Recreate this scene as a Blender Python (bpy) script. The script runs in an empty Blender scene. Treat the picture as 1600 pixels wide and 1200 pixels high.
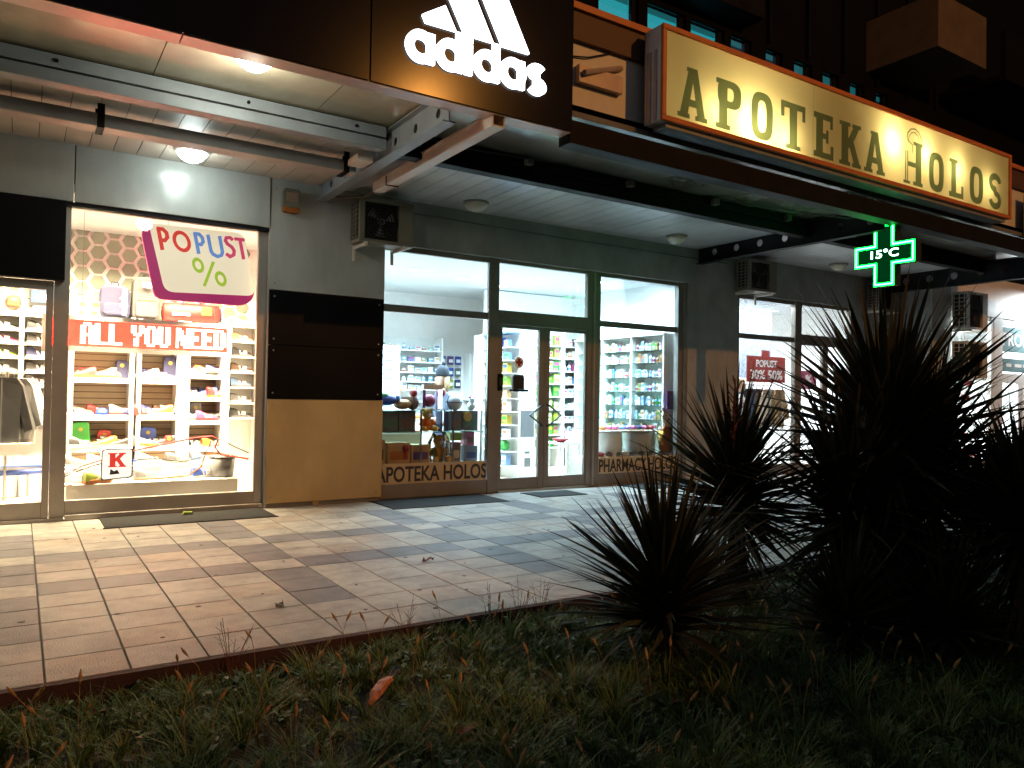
import bpy, math, random
from mathutils import Vector, Matrix

random.seed(7)
R = random.Random(11)
C = bpy.context.scene.collection
PI = math.pi

# ------------------------------------------------------------------ camera, world, exposure
GZ = -0.035            # top of the paving
LZ = -0.17             # lawn
cam = bpy.data.cameras.new('camera')
camo = bpy.data.objects.new('camera', cam); C.objects.link(camo)
cam.sensor_width = 36.0; cam.lens = 36.0 * 1191.1 / 1600.0
cam.clip_start = 0.05; cam.clip_end = 600
yaw, pitch, roll = 0.5731046, 0.01659671, 0.01630242
fw = Vector((math.sin(yaw) * math.cos(pitch), math.cos(yaw) * math.cos(pitch), math.sin(pitch)))
rt = Vector((math.cos(yaw), -math.sin(yaw), 0)); up = rt.cross(fw)
r2 = math.cos(roll) * rt + math.sin(roll) * up; u2 = -math.sin(roll) * rt + math.cos(roll) * up
m = Matrix.Identity(4)
for i in range(3):
    m[i][0] = r2[i]; m[i][1] = u2[i]; m[i][2] = -fw[i]
m[0][3], m[1][3], m[2][3] = 0.0, -10.0396, 1.45
camo.matrix_world = m
sc = bpy.context.scene
sc.camera = camo
w = bpy.data.worlds.new('World'); sc.world = w; w.use_nodes = True
nt = w.node_tree
bg = nt.nodes['Background']
sky = nt.nodes.new('ShaderNodeTexSky'); sky.sky_type = 'NISHITA'; sky.sun_disc = False
sky.sun_elevation = math.radians(-4); sky.sun_rotation = math.radians(200)
nt.links.new(sky.outputs[0], bg.inputs[0]); bg.inputs[1].default_value = 1.2
sc.view_settings.view_transform = 'Standard'; sc.view_settings.look = 'None'
sc.view_settings.exposure = 0.4; sc.view_settings.gamma = 1.0
sc.view_settings.use_curve_mapping = False
sc.cycles.use_denoising = True
sc.cycles.max_bounces = 9; sc.cycles.diffuse_bounces = 4; sc.cycles.glossy_bounces = 4
sc.cycles.transmission_bounces = 6; sc.cycles.transparent_max_bounces = 12
sc.cycles.sample_clamp_indirect = 6.0
sc.cycles.caustics_reflective = False; sc.cycles.caustics_refractive = False


def area(name, loc, rot, sx, sy, watts, col, spread=180):
    l = bpy.data.lights.new(name, 'AREA'); l.shape = 'RECTANGLE'; l.size = sx; l.size_y = sy
    l.energy = watts; l.color = col; l.spread = math.radians(spread)
    o = bpy.data.objects.new(name, l); C.objects.link(o); o.location = loc; o.rotation_euler = rot
    return o


def point(name, loc, watts, col, rad=0.05):
    l = bpy.data.lights.new(name, 'POINT'); l.energy = watts; l.color = col; l.shadow_soft_size = rad
    o = bpy.data.objects.new(name, l); C.objects.link(o); o.location = loc
    return o


def spot(name, loc, aim, watts, col, deg, blend=0.5, rad=0.03):
    l = bpy.data.lights.new(name, 'SPOT'); l.energy = watts; l.color = col; l.spot_size = math.radians(deg); l.spot_blend = blend; l.shadow_soft_size = rad
    o = bpy.data.objects.new(name, l); C.objects.link(o); o.location = loc
    o.rotation_euler = (Vector(aim) - Vector(loc)).to_track_quat('-Z', 'Y').to_euler(); return o


WARM = (1.0, 0.77, 0.48); COOL = (0.56, 0.83, 1.0)
area('sport_shop_ceiling_lamp', (0.9, 1.0, 3.62), (0, 0, 0), 3.4, 1.2, 1750, WARM, 132)
spot('added_window_spot', (0.56, 0.10, 3.30), (1.1, 0.16, 0.55), 900, WARM, 34)  # both window spots are added to brighten the display front
spot('added_window_spot', (2.48, 0.10, 2.60), (1.3, 0.25, 1.0), 420, WARM, 70)
area('clothes_shop_added_fill', (13.4, 0.14, 3.42), (math.radians(10), 0, 0), 3.2, 0.08, 120, (0.85, 0.95, 1.0))  # fill lamp added to brighten the red sale poster
area('pharmacy_added_fill', (9.1, 0.45, 3.6), (math.radians(12), 0, 0), 1.7, 0.4, 110, COOL)  # fill lamp added to brighten the near end of the right rack
area('pharmacy_ceiling_lamp', (6.2, 1.9, 3.6), (0, 0, 0), 3.0, 2.2, 980, COOL, 138)
area('pharmacy_ceiling_lamp', (9.0, 1.3, 3.6), (0, 0, 0), 1.6, 1.8, 600, COOL, 138)
area('clothes_shop_ceiling_lamp', (13.6, 1.6, 3.5), (0, 0, 0), 2.6, 2.0, 800, (0.85, 0.95, 1.0), 125)
area('house_shop_ceiling_lamp', (20.5, 0.6, 3.5), (0, 0, 0), 4.0, 2.0, 2000, (0.86, 0.96, 1.0))


# ------------------------------------------------------------------ materials
def mat(name, col, rough=0.6, metal=0.0, var=0.12, scale=6.0, bump=0.0, bscale=60.0, emit=None, estr=0.0, spec=0.5, rnd=0.0, coat=0.0, trans=0.0, dirt=0.0, dscale=(1.2, 1.2, 1.2)):
    M_ = bpy.data.materials.new(name); M_.use_nodes = True
    n = M_.node_tree.nodes; L = M_.node_tree.links; b = n['Principled BSDF']
    b.inputs['Roughness'].default_value = rough; b.inputs['Metallic'].default_value = metal
    b.inputs['Specular IOR Level'].default_value = spec
    b.inputs['Coat Weight'].default_value = coat
    b.inputs['Transmission Weight'].default_value = trans
    tc = n.new('ShaderNodeTexCoord')
    if var > 0:
        nz = n.new('ShaderNodeTexNoise'); nz.inputs['Scale'].default_value = scale; nz.inputs['Detail'].default_value = 5
        L.new(tc.outputs['Object'], nz.inputs['Vector'])
        rp = n.new('ShaderNodeMapRange'); rp.inputs[1].default_value = 0.3; rp.inputs[2].default_value = 0.7
        rp.inputs[3].default_value = 1 - var; rp.inputs[4].default_value = 1 + var * 0.7
        L.new(nz.outputs[0], rp.inputs[0])
        src = rp.outputs[0]
        if rnd > 0:
            oi = n.new('ShaderNodeObjectInfo')
            r3 = n.new('ShaderNodeMapRange'); r3.inputs[3].default_value = 1 - rnd; r3.inputs[4].default_value = 1 + rnd * 0.8
            L.new(oi.outputs['Random'], r3.inputs[0])
            mm = n.new('ShaderNodeMath'); mm.operation = 'MULTIPLY'
            L.new(src, mm.inputs[0]); L.new(r3.outputs[0], mm.inputs[1]); src = mm.outputs[0]
        if dirt > 0:
            ge = n.new('ShaderNodeNewGeometry'); mpn = n.new('ShaderNodeVectorMath'); mpn.operation = 'MULTIPLY'; mpn.inputs[1].default_value = dscale
            L.new(ge.outputs['Position'], mpn.inputs[0])
            dn = n.new('ShaderNodeTexNoise'); dn.inputs['Scale'].default_value = 1.0; dn.inputs['Detail'].default_value = 9; dn.inputs['Roughness'].default_value = 0.68
            L.new(mpn.outputs[0], dn.inputs['Vector'])
            dr = n.new('ShaderNodeMapRange'); dr.inputs[1].default_value = 0.36; dr.inputs[2].default_value = 0.60; dr.inputs[3].default_value = 1 - dirt; dr.inputs[4].default_value = 1.0
            L.new(dn.outputs[0], dr.inputs[0]); m2_ = n.new('ShaderNodeMath'); m2_.operation = 'MULTIPLY'
            L.new(src, m2_.inputs[0]); L.new(dr.outputs[0], m2_.inputs[1]); src = m2_.outputs[0]
        vm = n.new('ShaderNodeVectorMath'); vm.operation = 'SCALE'; vm.inputs[0].default_value = col[:3]
        L.new(src, vm.inputs['Scale']); L.new(vm.outputs[0], b.inputs['Base Color'])
        r4 = n.new('ShaderNodeMapRange'); r4.inputs[3].default_value = max(0.02, rough - 0.08); r4.inputs[4].default_value = min(1, rough + 0.1)
        L.new(nz.outputs[0], r4.inputs[0]); L.new(r4.outputs[0], b.inputs['Roughness'])
    else:
        b.inputs['Base Color'].default_value = (*col[:3], 1)
    if bump > 0:
        nb = n.new('ShaderNodeTexNoise'); nb.inputs['Scale'].default_value = bscale; nb.inputs['Detail'].default_value = 4
        L.new(tc.outputs['Object'], nb.inputs['Vector'])
        bp = n.new('ShaderNodeBump'); bp.inputs['Strength'].default_value = bump; bp.inputs['Distance'].default_value = 0.01
        L.new(nb.outputs[0], bp.inputs['Height']); L.new(bp.outputs[0], b.inputs['Normal'])
    if emit:
        b.inputs['Emission Color'].default_value = (*emit, 1); b.inputs['Emission Strength'].default_value = estr
    return M_


def glass_mat(name, tint=(1, 1, 1), gloss=1.0):
    M_ = bpy.data.materials.new(name); M_.use_nodes = True
    n = M_.node_tree.nodes; L = M_.node_tree.links
    n.remove(n['Principled BSDF'])
    t = n.new('ShaderNodeBsdfTransparent'); t.inputs[0].default_value = (*tint, 1)
    g = n.new('ShaderNodeBsdfGlossy'); g.inputs['Roughness'].default_value = 0.02
    fr = n.new('ShaderNodeFresnel'); fr.inputs[0].default_value = 1.5
    mu = n.new('ShaderNodeMath'); mu.operation = 'MULTIPLY'; mu.inputs[1].default_value = gloss
    L.new(fr.outputs[0], mu.inputs[0])
    mx = n.new('ShaderNodeMixShader')
    L.new(mu.outputs[0], mx.inputs[0]); L.new(t.outputs[0], mx.inputs[1]); L.new(g.outputs[0], mx.inputs[2])
    L.new(mx.outputs[0], n['Material Output'].inputs[0])
    return M_


def translucent_mat(name, col, mixd=0.35):
    M_ = bpy.data.materials.new(name); M_.use_nodes = True
    n = M_.node_tree.nodes; L = M_.node_tree.links
    n.remove(n['Principled BSDF'])
    t = n.new('ShaderNodeBsdfTranslucent'); t.inputs[0].default_value = (*col, 1)
    d = n.new('ShaderNodeBsdfDiffuse'); d.inputs[0].default_value = (*col, 1)
    mx = n.new('ShaderNodeMixShader'); mx.inputs[0].default_value = mixd
    L.new(t.outputs[0], mx.inputs[1]); L.new(d.outputs[0], mx.inputs[2])
    L.new(mx.outputs[0], n['Material Output'].inputs[0])
    return M_


def emis(name, col, s):
    return mat(name, (0.02, 0.02, 0.02), 0.4, var=0, emit=col, estr=s)


M = {}
M['white'] = mat('white_paint', (0.74, 0.74, 0.72), 0.5, var=0.06)
M['wallpanel'] = mat('composite_panel', (0.40, 0.41, 0.39), 0.2, var=0.08, scale=1.5, spec=0.5, dirt=0.16, dscale=(1.5, 1.5, 0.5))
M['stucco'] = mat('stucco_render', (0.31, 0.325, 0.315), 0.85, var=0.16, scale=3, bump=0.5, bscale=220, dirt=0.22, dscale=(1.3, 1.3, 0.6))
M['tanpanel'] = mat('cream_panel', (0.47, 0.335, 0.15), 0.45, var=0.07, scale=2, dirt=0.16, dscale=(1.8, 1.8, 0.9))
M['strip'] = mat('pale_strip', (0.46, 0.35, 0.20), 0.5, var=0.08)
M['blackpanel'] = mat('black_panel', (0.005, 0.005, 0.006), 0.35, var=0.2, scale=2, spec=0.1)
M['fascia'] = mat('black_fascia', (0.004, 0.0035, 0.0035), 0.18, var=0, spec=0.15)
M['alu'] = mat('aluminium_frame', (0.36, 0.34, 0.31), 0.42, 0.55, var=0.1, scale=4)
M['aludark'] = mat('bronze_aluminium_frame', (0.20, 0.185, 0.165), 0.45, 0.35, var=0.12, scale=4)
M['steel'] = mat('grey_steel', (0.22, 0.25, 0.27), 0.5, 0.2, var=0.2, scale=3, bump=0.15)
M['darksteel'] = mat('dark_steel', (0.011, 0.011, 0.012), 0.55, 0.0, var=0.3, scale=3, bump=0.15, spec=0.06)
M['soffitlit'] = mat('satin_sheet_lit', (0.40, 0.37, 0.27), 0.22, 0.15, var=0.10, scale=1.2, dirt=0.25)  # same sheet metal as the next, warm shop light put into its colour
M['soffitshade'] = mat('satin_sheet_shaded', (0.20, 0.205, 0.18), 0.2, 0.25, var=0.2, scale=1.1, dirt=0.3)  # darker copy of that metal for the dimmer pharmacy stretch
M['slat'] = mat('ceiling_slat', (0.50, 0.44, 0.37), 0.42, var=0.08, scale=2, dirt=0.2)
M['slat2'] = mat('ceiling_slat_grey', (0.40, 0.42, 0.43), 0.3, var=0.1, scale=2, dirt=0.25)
M['pinkmetal'] = mat('sheet_trim', (0.44, 0.36, 0.33), 0.4, 0.2, var=0.12)
M['cream'] = mat('cream_steel', (0.60, 0.54, 0.48), 0.45, var=0.08)
M['glass'] = glass_mat('window_glass', (0.97, 0.985, 0.98), 0.65)
M['glassgreen'] = glass_mat('shelf_glass', (0.80, 0.93, 0.88), 0.8)
M['plasticbag'] = glass_mat('clear_plastic', (0.92, 0.9, 0.93), 1.5)
M['plastic'] = mat('white_plastic', (0.6, 0.59, 0.55), 0.45, var=0.08)
M['acgrey'] = mat('ac_casing', (0.17, 0.155, 0.12), 0.5, var=0.12, scale=5)
M['black'] = mat('black_plastic', (0.012, 0.012, 0.013), 0.45, var=0.1)
M['rubber'] = mat('rubber_mat', (0.008, 0.009, 0.009), 0.9, var=0.3, scale=30, bump=0.6, bscale=150)
M['handlegrey'] = mat('handle_grey', (0.03, 0.03, 0.03), 0.45, 0.0, var=0.05)
M['chrome'] = mat('chrome', (0.55, 0.55, 0.55), 0.18, 1.0, var=0.05)
M['tilelight'] = mat('concrete_tile_light', (0.41, 0.385, 0.345), 0.62, var=0.16, scale=9, bump=0.45, bscale=90, rnd=0.10, dirt=0.38, dscale=(2.6, 2.6, 2.6))
M['tilelight2'] = mat('concrete_tile_sand', (0.40, 0.345, 0.285), 0.62, var=0.16, scale=9, bump=0.45, bscale=90, rnd=0.10, dirt=0.38, dscale=(2.6, 2.6, 2.6))
M['tiledark'] = mat('concrete_tile_dark', (0.175, 0.165, 0.175), 0.62, var=0.16, scale=9, bump=0.45, bscale=90, rnd=0.12, dirt=0.38, dscale=(2.6, 2.6, 2.6))
M['gum'] = mat('old_gum', (0.07, 0.065, 0.06), 0.8, var=0.3)
M['mortar'] = mat('mortar', (0.10, 0.085, 0.075), 0.9, var=0.3, scale=20)
M['kerb'] = mat('kerb_brick', (0.05, 0.022, 0.02), 0.85, var=0.3, scale=12, bump=0.5)
M['soil'] = mat('soil', (0.022, 0.020, 0.013), 0.95, var=0.5, scale=5, bump=0.8, bscale=30)
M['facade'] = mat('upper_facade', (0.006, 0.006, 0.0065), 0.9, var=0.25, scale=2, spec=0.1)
M['balcony'] = mat('balcony_render', (0.11, 0.08, 0.05), 0.85, var=0.2, scale=3)
M['shopwall'] = mat('shop_wall', (0.80, 0.79, 0.77), 0.6, var=0.04)
M['shopceil'] = mat('shop_ceiling_paint', (0.55, 0.58, 0.60), 0.7, var=0.04)
M['shopfloor'] = mat('shop_floor', (0.62, 0.60, 0.57), 0.35, var=0.08, scale=3)
M['woodfloor'] = mat('shop_floor_wood', (0.50, 0.40, 0.30), 0.4, var=0.15, scale=3)
M['shelfwhite'] = mat('shelf_white', (0.76, 0.75, 0.72), 0.45, var=0.04)
M['slatwall'] = mat('slatwall_tan', (0.33, 0.245, 0.16), 0.6, var=0.12, scale=4)
M['hex'] = mat('hexagon_pad', (0.15, 0.17, 0.13), 0.7, var=0.1)
M['orange'] = mat('orange_frame', (0.50, 0.15, 0.025), 0.45, var=0.12)
M['magenta'] = mat('magenta_edge', (0.42, 0.04, 0.15), 0.4, var=0.06)
M['glowred'] = mat('glow_print_red', (0.45, 0.02, 0.02), 0.5, var=0, emit=(0.75, 0.05, 0.03), estr=0.55)  # these prints glow weakly to look lit, no lamp behind them
M['glowblue'] = mat('glow_print_blue', (0.1, 0.2, 0.4), 0.5, var=0, emit=(0.16, 0.30, 0.70), estr=0.5)
M['glowpink'] = mat('glow_print_rose', (0.4, 0.04, 0.12), 0.5, var=0, emit=(0.72, 0.07, 0.16), estr=0.5)
M['glowlime'] = mat('glow_print_lime', (0.3, 0.4, 0.03), 0.5, var=0, emit=(0.42, 0.62, 0.05), estr=0.5)
M['glowmagenta'] = mat('glow_print_magenta', (0.3, 0.02, 0.1), 0.5, var=0, emit=(0.36, 0.02, 0.12), estr=0.55)
M['boxglow'] = mat('glowing_box_white', (0.7, 0.7, 0.68), 0.4, var=0, emit=(1.0, 0.93, 0.84), estr=0.8)  # glow makes the lettered box look lit from the front
M['popface'] = mat('sale_board_face', (0.68, 0.60, 0.48), 0.5, var=0.03, emit=(1.0, 0.84, 0.6), estr=0.55)  # weak glow stands in for light falling on the board
M['creamface'] = mat('cream_face', (0.68, 0.60, 0.48), 0.5, var=0.03)
M['red'] = mat('red', (0.2475, 0.0135, 0.0135), 0.5, var=0.06)
M['blue'] = mat('blue', (0.0135, 0.0405, 0.2025), 0.5, var=0.06)
M['lblue'] = mat('light_blue', (0.0900, 0.1620, 0.2970), 0.5, var=0.06)
M['purple'] = mat('purple', (0.0900, 0.0360, 0.1530), 0.5, var=0.06)
M['pink'] = mat('pink', (0.2790, 0.0315, 0.0990), 0.5, var=0.06)
M['green'] = mat('green', (0.0180, 0.1890, 0.0225), 0.5, var=0.06)
M['paleblue'] = mat('pale_blue', (0.40, 0.53, 0.66), 0.5, var=0.06)
M['palegreen'] = mat('pale_green', (0.46, 0.60, 0.42), 0.5, var=0.06)
M['cream'] = mat('cream_steel', (0.60, 0.54, 0.48), 0.45, var=0.08)
M['steelblue'] = mat('steel_blue', (0.16, 0.26, 0.42), 0.5, var=0.06)
M['lime'] = mat('lime', (0.1890, 0.2610, 0.0270), 0.5, var=0.06)
M['yellow'] = mat('yellow', (0.3150, 0.2250, 0.0225), 0.5, var=0.06)
M['oran'] = mat('orange_print', (0.3060, 0.0900, 0.0090), 0.5, var=0.06)
M['navy'] = mat('navy_fabric', (0.0158, 0.0180, 0.0630), 0.8, var=0.15, scale=8, bump=0.3)
M['navybag'] = mat('navy_nylon', (0.005, 0.006, 0.032), 0.7, var=0.15, scale=8, bump=0.3)
M['greybag'] = mat('dark_nylon', (0.03, 0.028, 0.03), 0.7, var=0.15, scale=8, bump=0.3)
M['redbag'] = mat('red_nylon', (0.16, 0.008, 0.006), 0.6, var=0.15, scale=8, bump=0.3)
M['grey'] = mat('grey_fabric', (0.1100, 0.1100, 0.1150), 0.8, var=0.15, scale=8)
M['brown'] = mat('brown', (0.0720, 0.0338, 0.0158), 0.6, var=0.2)
M['tan'] = mat('tan_print', (0.36, 0.22, 0.09), 0.6, var=0.2)
M['dkgreen'] = mat('dark_green_print', (0.03, 0.07, 0.03), 0.6, var=0.4, scale=14)
M['dkbox'] = mat('dark_box_print', (0.05, 0.045, 0.035), 0.5, var=0.6, scale=16)
M['plush'] = mat('plush_yellow', (0.62, 0.36, 0.07), 0.95, var=0.12, bump=0.6, bscale=160)
M['plushorange'] = mat('plush_orange', (0.62, 0.17, 0.02), 0.95, var=0.12, bump=0.6, bscale=160)
M['skin'] = mat('skin', (0.32, 0.18, 0.12), 0.55, var=0.05)
M['blond'] = mat('blond_hair', (0.22, 0.14, 0.06), 0.6, var=0.3, scale=30)
M['brownhair'] = mat('brown_hair', (0.12, 0.055, 0.03), 0.6, var=0.3, scale=30)
M['knit'] = mat('navy_knit', (0.002, 0.003, 0.008), 0.95, var=0.3, scale=40, bump=0.6, bscale=120)
M['coat'] = mat('dark_coat', (0.05, 0.06, 0.09), 0.85, var=0.2)
M['whitecoat'] = mat('white_coat', (0.72, 0.74, 0.74), 0.8, var=0.05)
M['denim'] = mat('denim', (0.05, 0.09, 0.16), 0.85, var=0.3, scale=10)
M['curtain'] = mat('blue_curtain', (0.30, 0.38, 0.48), 0.8, var=0.35, scale=18)
M['trunk'] = mat('yucca_trunk', (0.035, 0.026, 0.018), 0.95, var=0.4, scale=14, bump=1.0, bscale=40)
M['leaf'] = mat('yucca_leaf', (0.030, 0.036, 0.020), 0.6, var=0.35, scale=3, rnd=0.45, spec=0.25)
M['deadleaf'] = mat('dry_yucca_leaf', (0.055, 0.038, 0.022), 0.85, var=0.35, scale=6)
M['weed'] = mat('weed_leaf', (0.06, 0.11, 0.03), 0.55, var=0.4, scale=7)
M['stalk'] = mat('red_flower_stalk', (0.16, 0.05, 0.025), 0.8, var=0.3)
M['dryseed'] = mat('dry_seed_head', (0.42, 0.25, 0.09), 0.9, var=0.3, scale=40)
M['dryleaf'] = mat('fallen_leaf', (0.13, 0.05, 0.02), 0.85, var=0.35, scale=20)
M['wrapper'] = mat('crumpled_wrapper', (0.55, 0.24, 0.15), 0.45, var=0.5, scale=40)
M['letterblack'] = mat('black_letter', (0.02, 0.02, 0.022), 0.5, var=0.1)
M['lettergreen'] = translucent_mat('sign_letter', (0.20, 0.28, 0.20), 0.3)
M['signface'] = translucent_mat('sign_face', (0.85, 0.67, 0.27), 0.08)
M['teal'] = mat('teal_board', (0.16, 0.27, 0.29), 0.5, var=0.06)
M['cloudboard'] = mat('pale_board', (0.55, 0.63, 0.66), 0.5, var=0.08)
M['lamp_on'] = emis('lamp_lit', (0.85, 1.0, 0.97), 30.0)
M['lamp_off'] = mat('lamp_diffuser', (0.48, 0.46, 0.36), 0.35, var=0.1)
M['downlight'] = emis('downlight_lit', (0.95, 1.0, 1.0), 14.0)
M['logo'] = emis('logo_lit', (0.93, 0.97, 1.0), 4.0)
M['ledred'] = emis('led_red', (1.0, 0.0045, 0.0022), 36.0)
M['ledwhite'] = emis('led_white', (1.0, 0.86, 0.70), 4.5)
M['crossled'] = emis('cross_led', (0.10, 1.0, 0.30), 10.0)
M['crosshalo'] = emis('cross_halo', (0.0, 1.0, 0.035), 14.0)  # green halo round the tubes, built as a glowing band
M['crossdim'] = mat('cross_field', (0.002, 0.004, 0.002), 0.8, var=0, spec=0.02, emit=(0.0, 0.10, 0.02), estr=0.25)
M['crosstext'] = emis('cross_digits', (0.55, 1.0, 0.75), 5.0)
M['tealwin'] = emis('lit_window_teal', (0.03, 0.50, 0.58), 0.95)
M['tealwin2'] = emis('lit_window_teal_low', (0.02, 0.30, 0.34), 0.5)
M['tealdim'] = emis('dim_window', (0.02, 0.10, 0.11), 0.12)
M['sodium'] = emis('sodium_lamp', (1.0, 0.5, 0.12), 60.0)
M['screen'] = emis('screen_lit', (0.15, 0.45, 0.7), 0.8)


# ------------------------------------------------------------------ mesh helpers
class MB:
    def __init__(self): self.v = []; self.f = []; self.mi = []; self.cur = 0
    def add(self, vs, fs):
        o = len(self.v); self.v += [tuple(p) for p in vs]
        for f in fs: self.f.append(tuple(i + o for i in f)); self.mi.append(self.cur)
        return self
    def box(self, x0, x1, y0, y1, z0, z1):
        if x0 > x1: x0, x1 = x1, x0
        if y0 > y1: y0, y1 = y1, y0
        if z0 > z1: z0, z1 = z1, z0
        v = [(x0, y0, z0), (x1, y0, z0), (x1, y1, z0), (x0, y1, z0), (x0, y0, z1), (x1, y0, z1), (x1, y1, z1), (x0, y1, z1)]
        return self.add(v, [(0, 3, 2, 1), (4, 5, 6, 7), (0, 1, 5, 4), (1, 2, 6, 5), (2, 3, 7, 6), (3, 0, 4, 7)])
    def tube(self, pts, r, n=8, cap=True):
        pts = [Vector(p) for p in pts]; k = len(pts); rings = []
        rs = r if isinstance(r, (list, tuple)) else [r] * k
        prev = None
        for i, p in enumerate(pts):
            t = (pts[min(i + 1, k - 1)] - pts[max(i - 1, 0)])
            if t.length < 1e-9: t = Vector((0, 0, 1))
            t.normalize()
            if prev is None:
                a = Vector((0, 0, 1)) if abs(t.z) < 0.9 else Vector((1, 0, 0))
                u = t.cross(a).normalized()
            else:
                u = (prev - t * prev.dot(t)).normalized()
            prev = u; v_ = t.cross(u)
            rings.append([p + rs[i] * (math.cos(2 * PI * j / n) * u + math.sin(2 * PI * j / n) * v_) for j in range(n)])
        vs = [q for rg in rings for q in rg]; fs = []
        for i in range(k - 1):
            for j in range(n):
                fs.append((i * n + j, i * n + (j + 1) % n, (i + 1) * n + (j + 1) % n, (i + 1) * n + j))
        if cap:
            fs.append(tuple(range(n - 1, -1, -1))); fs.append(tuple((k - 1) * n + j for j in range(n)))
        return self.add(vs, fs)
    def lathe(self, prof, c=(0, 0, 0), n=16, axis='z', sx=1.0, sy=1.0):
        vs = []; fs = []; k = len(prof)
        for (r, h) in prof:
            for j in range(n):
                a = 2 * PI * j / n; x, y = r * math.cos(a) * sx, r * math.sin(a) * sy
                if axis == 'z': p = (c[0] + x, c[1] + y, c[2] + h)
                elif axis == 'y': p = (c[0] + x, c[1] + h, c[2] + y)
                else: p = (c[0] + h, c[1] + x, c[2] + y)
                vs.append(p)
        for i in range(k - 1):
            for j in range(n):
                fs.append((i * n + j, i * n + (j + 1) % n, (i + 1) * n + (j + 1) % n, (i + 1) * n + j))
        fs.append(tuple(range(n - 1, -1, -1))); fs.append(tuple((k - 1) * n + j for j in range(n)))
        return self.add(vs, fs)
    def ball(self, c, r, n=12, sz=1.0, sx=1.0, sy=1.0):
        k = max(5, n // 2 + 1)
        prof = [(max(1e-4, r * math.sin(PI * i / (k - 1))), -r * math.cos(PI * i / (k - 1)) * sz) for i in range(k)]
        return self.lathe(prof, c, n, sx=sx, sy=sy)
    def prism_xz(self, poly, y0, y1):
        """polygon in x,z extruded from y0 (front) to y1"""
        n = len(poly)
        vs = [(x, y0, z) for x, z in poly] + [(x, y1, z) for x, z in poly]
        fs = [tuple(range(n)), tuple(range(2 * n - 1, n - 1, -1))] + [(i, (i + 1) % n + 0, (i + 1) % n + n, i + n) for i in range(n)]
        fs = [fs[0], fs[1]] + [((i + 1) % n, i, i + n, (i + 1) % n + n) for i in range(n)]
        return self.add(vs, fs)
    def ring_xz(self, outer, inner, y0, y1):
        n = len(outer)
        vs = [(x, y0, z) for x, z in outer] + [(x, y0, z) for x, z in inner] + [(x, y1, z) for x, z in outer] + [(x, y1, z) for x, z in inner]
        fs = []
        for i in range(n):
            j = (i + 1) % n
            fs += [(i, j, n + j, n + i), (2 * n + j, 2 * n + i, 3 * n + i, 3 * n + j), (j, i, 2 * n + i, 2 * n + j), (n + i, n + j, 3 * n + j, 3 * n + i)]
        return self.add(vs, fs)


def mesh(name, mb, mats, smooth=False):
    me = bpy.data.meshes.new(name)
    me.from_pydata(mb.v, [], mb.f)
    for mm in (mats if isinstance(mats, (list, tuple)) else [mats]): me.materials.append(mm)
    if any(mb.mi): me.polygons.foreach_set('material_index', mb.mi)
    if smooth: me.polygons.foreach_set('use_smooth', [True] * len(mb.f))
    me.update()
    return me


def obj(name, mb, mats, parent=None, smooth=False, bevel=0.0, kind=None, label=None):
    """link ONE mesh object; geometry given in world coordinates of an unrotated parent"""
    if parent is not None:
        off = Vector((0, 0, 0)); p = parent
        while p is not None: off += Vector(p.location); p = p.parent
        if off.length > 0: mb.v = [(a - off.x, b - off.y, c - off.z) for a, b, c in mb.v]
    o = bpy.data.objects.new(name, mesh(name, mb, mats, smooth)); C.objects.link(o)
    if parent is not None: o.parent = parent
    if bevel:
        bv = o.modifiers.new('edge', 'BEVEL'); bv.width = bevel; bv.segments = 2; bv.limit_method = 'ANGLE'
    if kind: o['kind'] = kind
    if label: o['label'] = label
    return o


def tag(o, label, cat, group=None):
    o['label'] = label; o['category'] = cat
    if group: o['group'] = group
    return o


def thing(name, label, cat, loc=(0, 0, 0), group=None):
    o = bpy.data.objects.new(name, None); C.objects.link(o); o.location = loc; o.empty_display_size = 0.1
    return tag(o, label, cat, group)


def dup(root, loc, label, rotz=None, group=None, scale=None):
    r = root.copy(); C.objects.link(r); r.location = loc; r['label'] = label
    if rotz is not None: r.rotation_euler = (0, 0, rotz)
    if group: r['group'] = group
    if scale: r.scale = scale
    for ch in list(root.children):
        c = ch.copy(); C.objects.link(c); c.parent = r
        for g in list(ch.children):
            d = g.copy(); C.objects.link(d); d.parent = c
    return r


def struct(name, mb, mats, **k):
    return obj(name, mb, mats, kind='structure', **k)


def text_mesh(body, h, xs=1.0, offset=0.0, depth=0.004, shear=0.0, spacing=1.0):
    cu = bpy.data.curves.new('t', 'FONT'); cu.body = body; cu.size = 1.0; cu.offset = offset; cu.extrude = 0.5
    cu.resolution_u = 4; cu.shear = shear; cu.space_character = spacing
    o = bpy.data.objects.new('t', cu); C.objects.link(o)
    dg = bpy.context.evaluated_depsgraph_get()
    me = bpy.data.meshes.new_from_object(o.evaluated_get(dg))
    bpy.data.objects.remove(o); bpy.data.curves.remove(cu)
    xsn = [v.co.x for v in me.vertices]; ysn = [v.co.y for v in me.vertices]
    x0, x1, y0, y1 = min(xsn), max(xsn), min(ysn), max(ysn)
    s = h / (y1 - y0)
    mb = MB()
    mb.v = [((v.co.x - x0) * s * xs, -v.co.z * depth * 2, (v.co.y - y0) * s) for v in me.vertices]
    mb.f = [tuple(p.vertices) for p in me.polygons]; mb.mi = [0] * len(mb.f)
    bpy.data.meshes.remove(me)
    return mb, (x1 - x0) * s * xs


def text_obj(name, body, x0, x1, y, z, h, mt, parent=None, offset=0.0, depth=0.004, spacing=1.0):
    """text facing -y whose ink spans x0..x1"""
    mb, wd = text_mesh(body, h, 1.0, offset, depth, spacing=spacing)
    k = (x1 - x0) / wd
    mb.v = [(x0 + a * k, y + b, z + c) for a, b, c in mb.v]
    return obj(name, mb, mt, parent)


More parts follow.
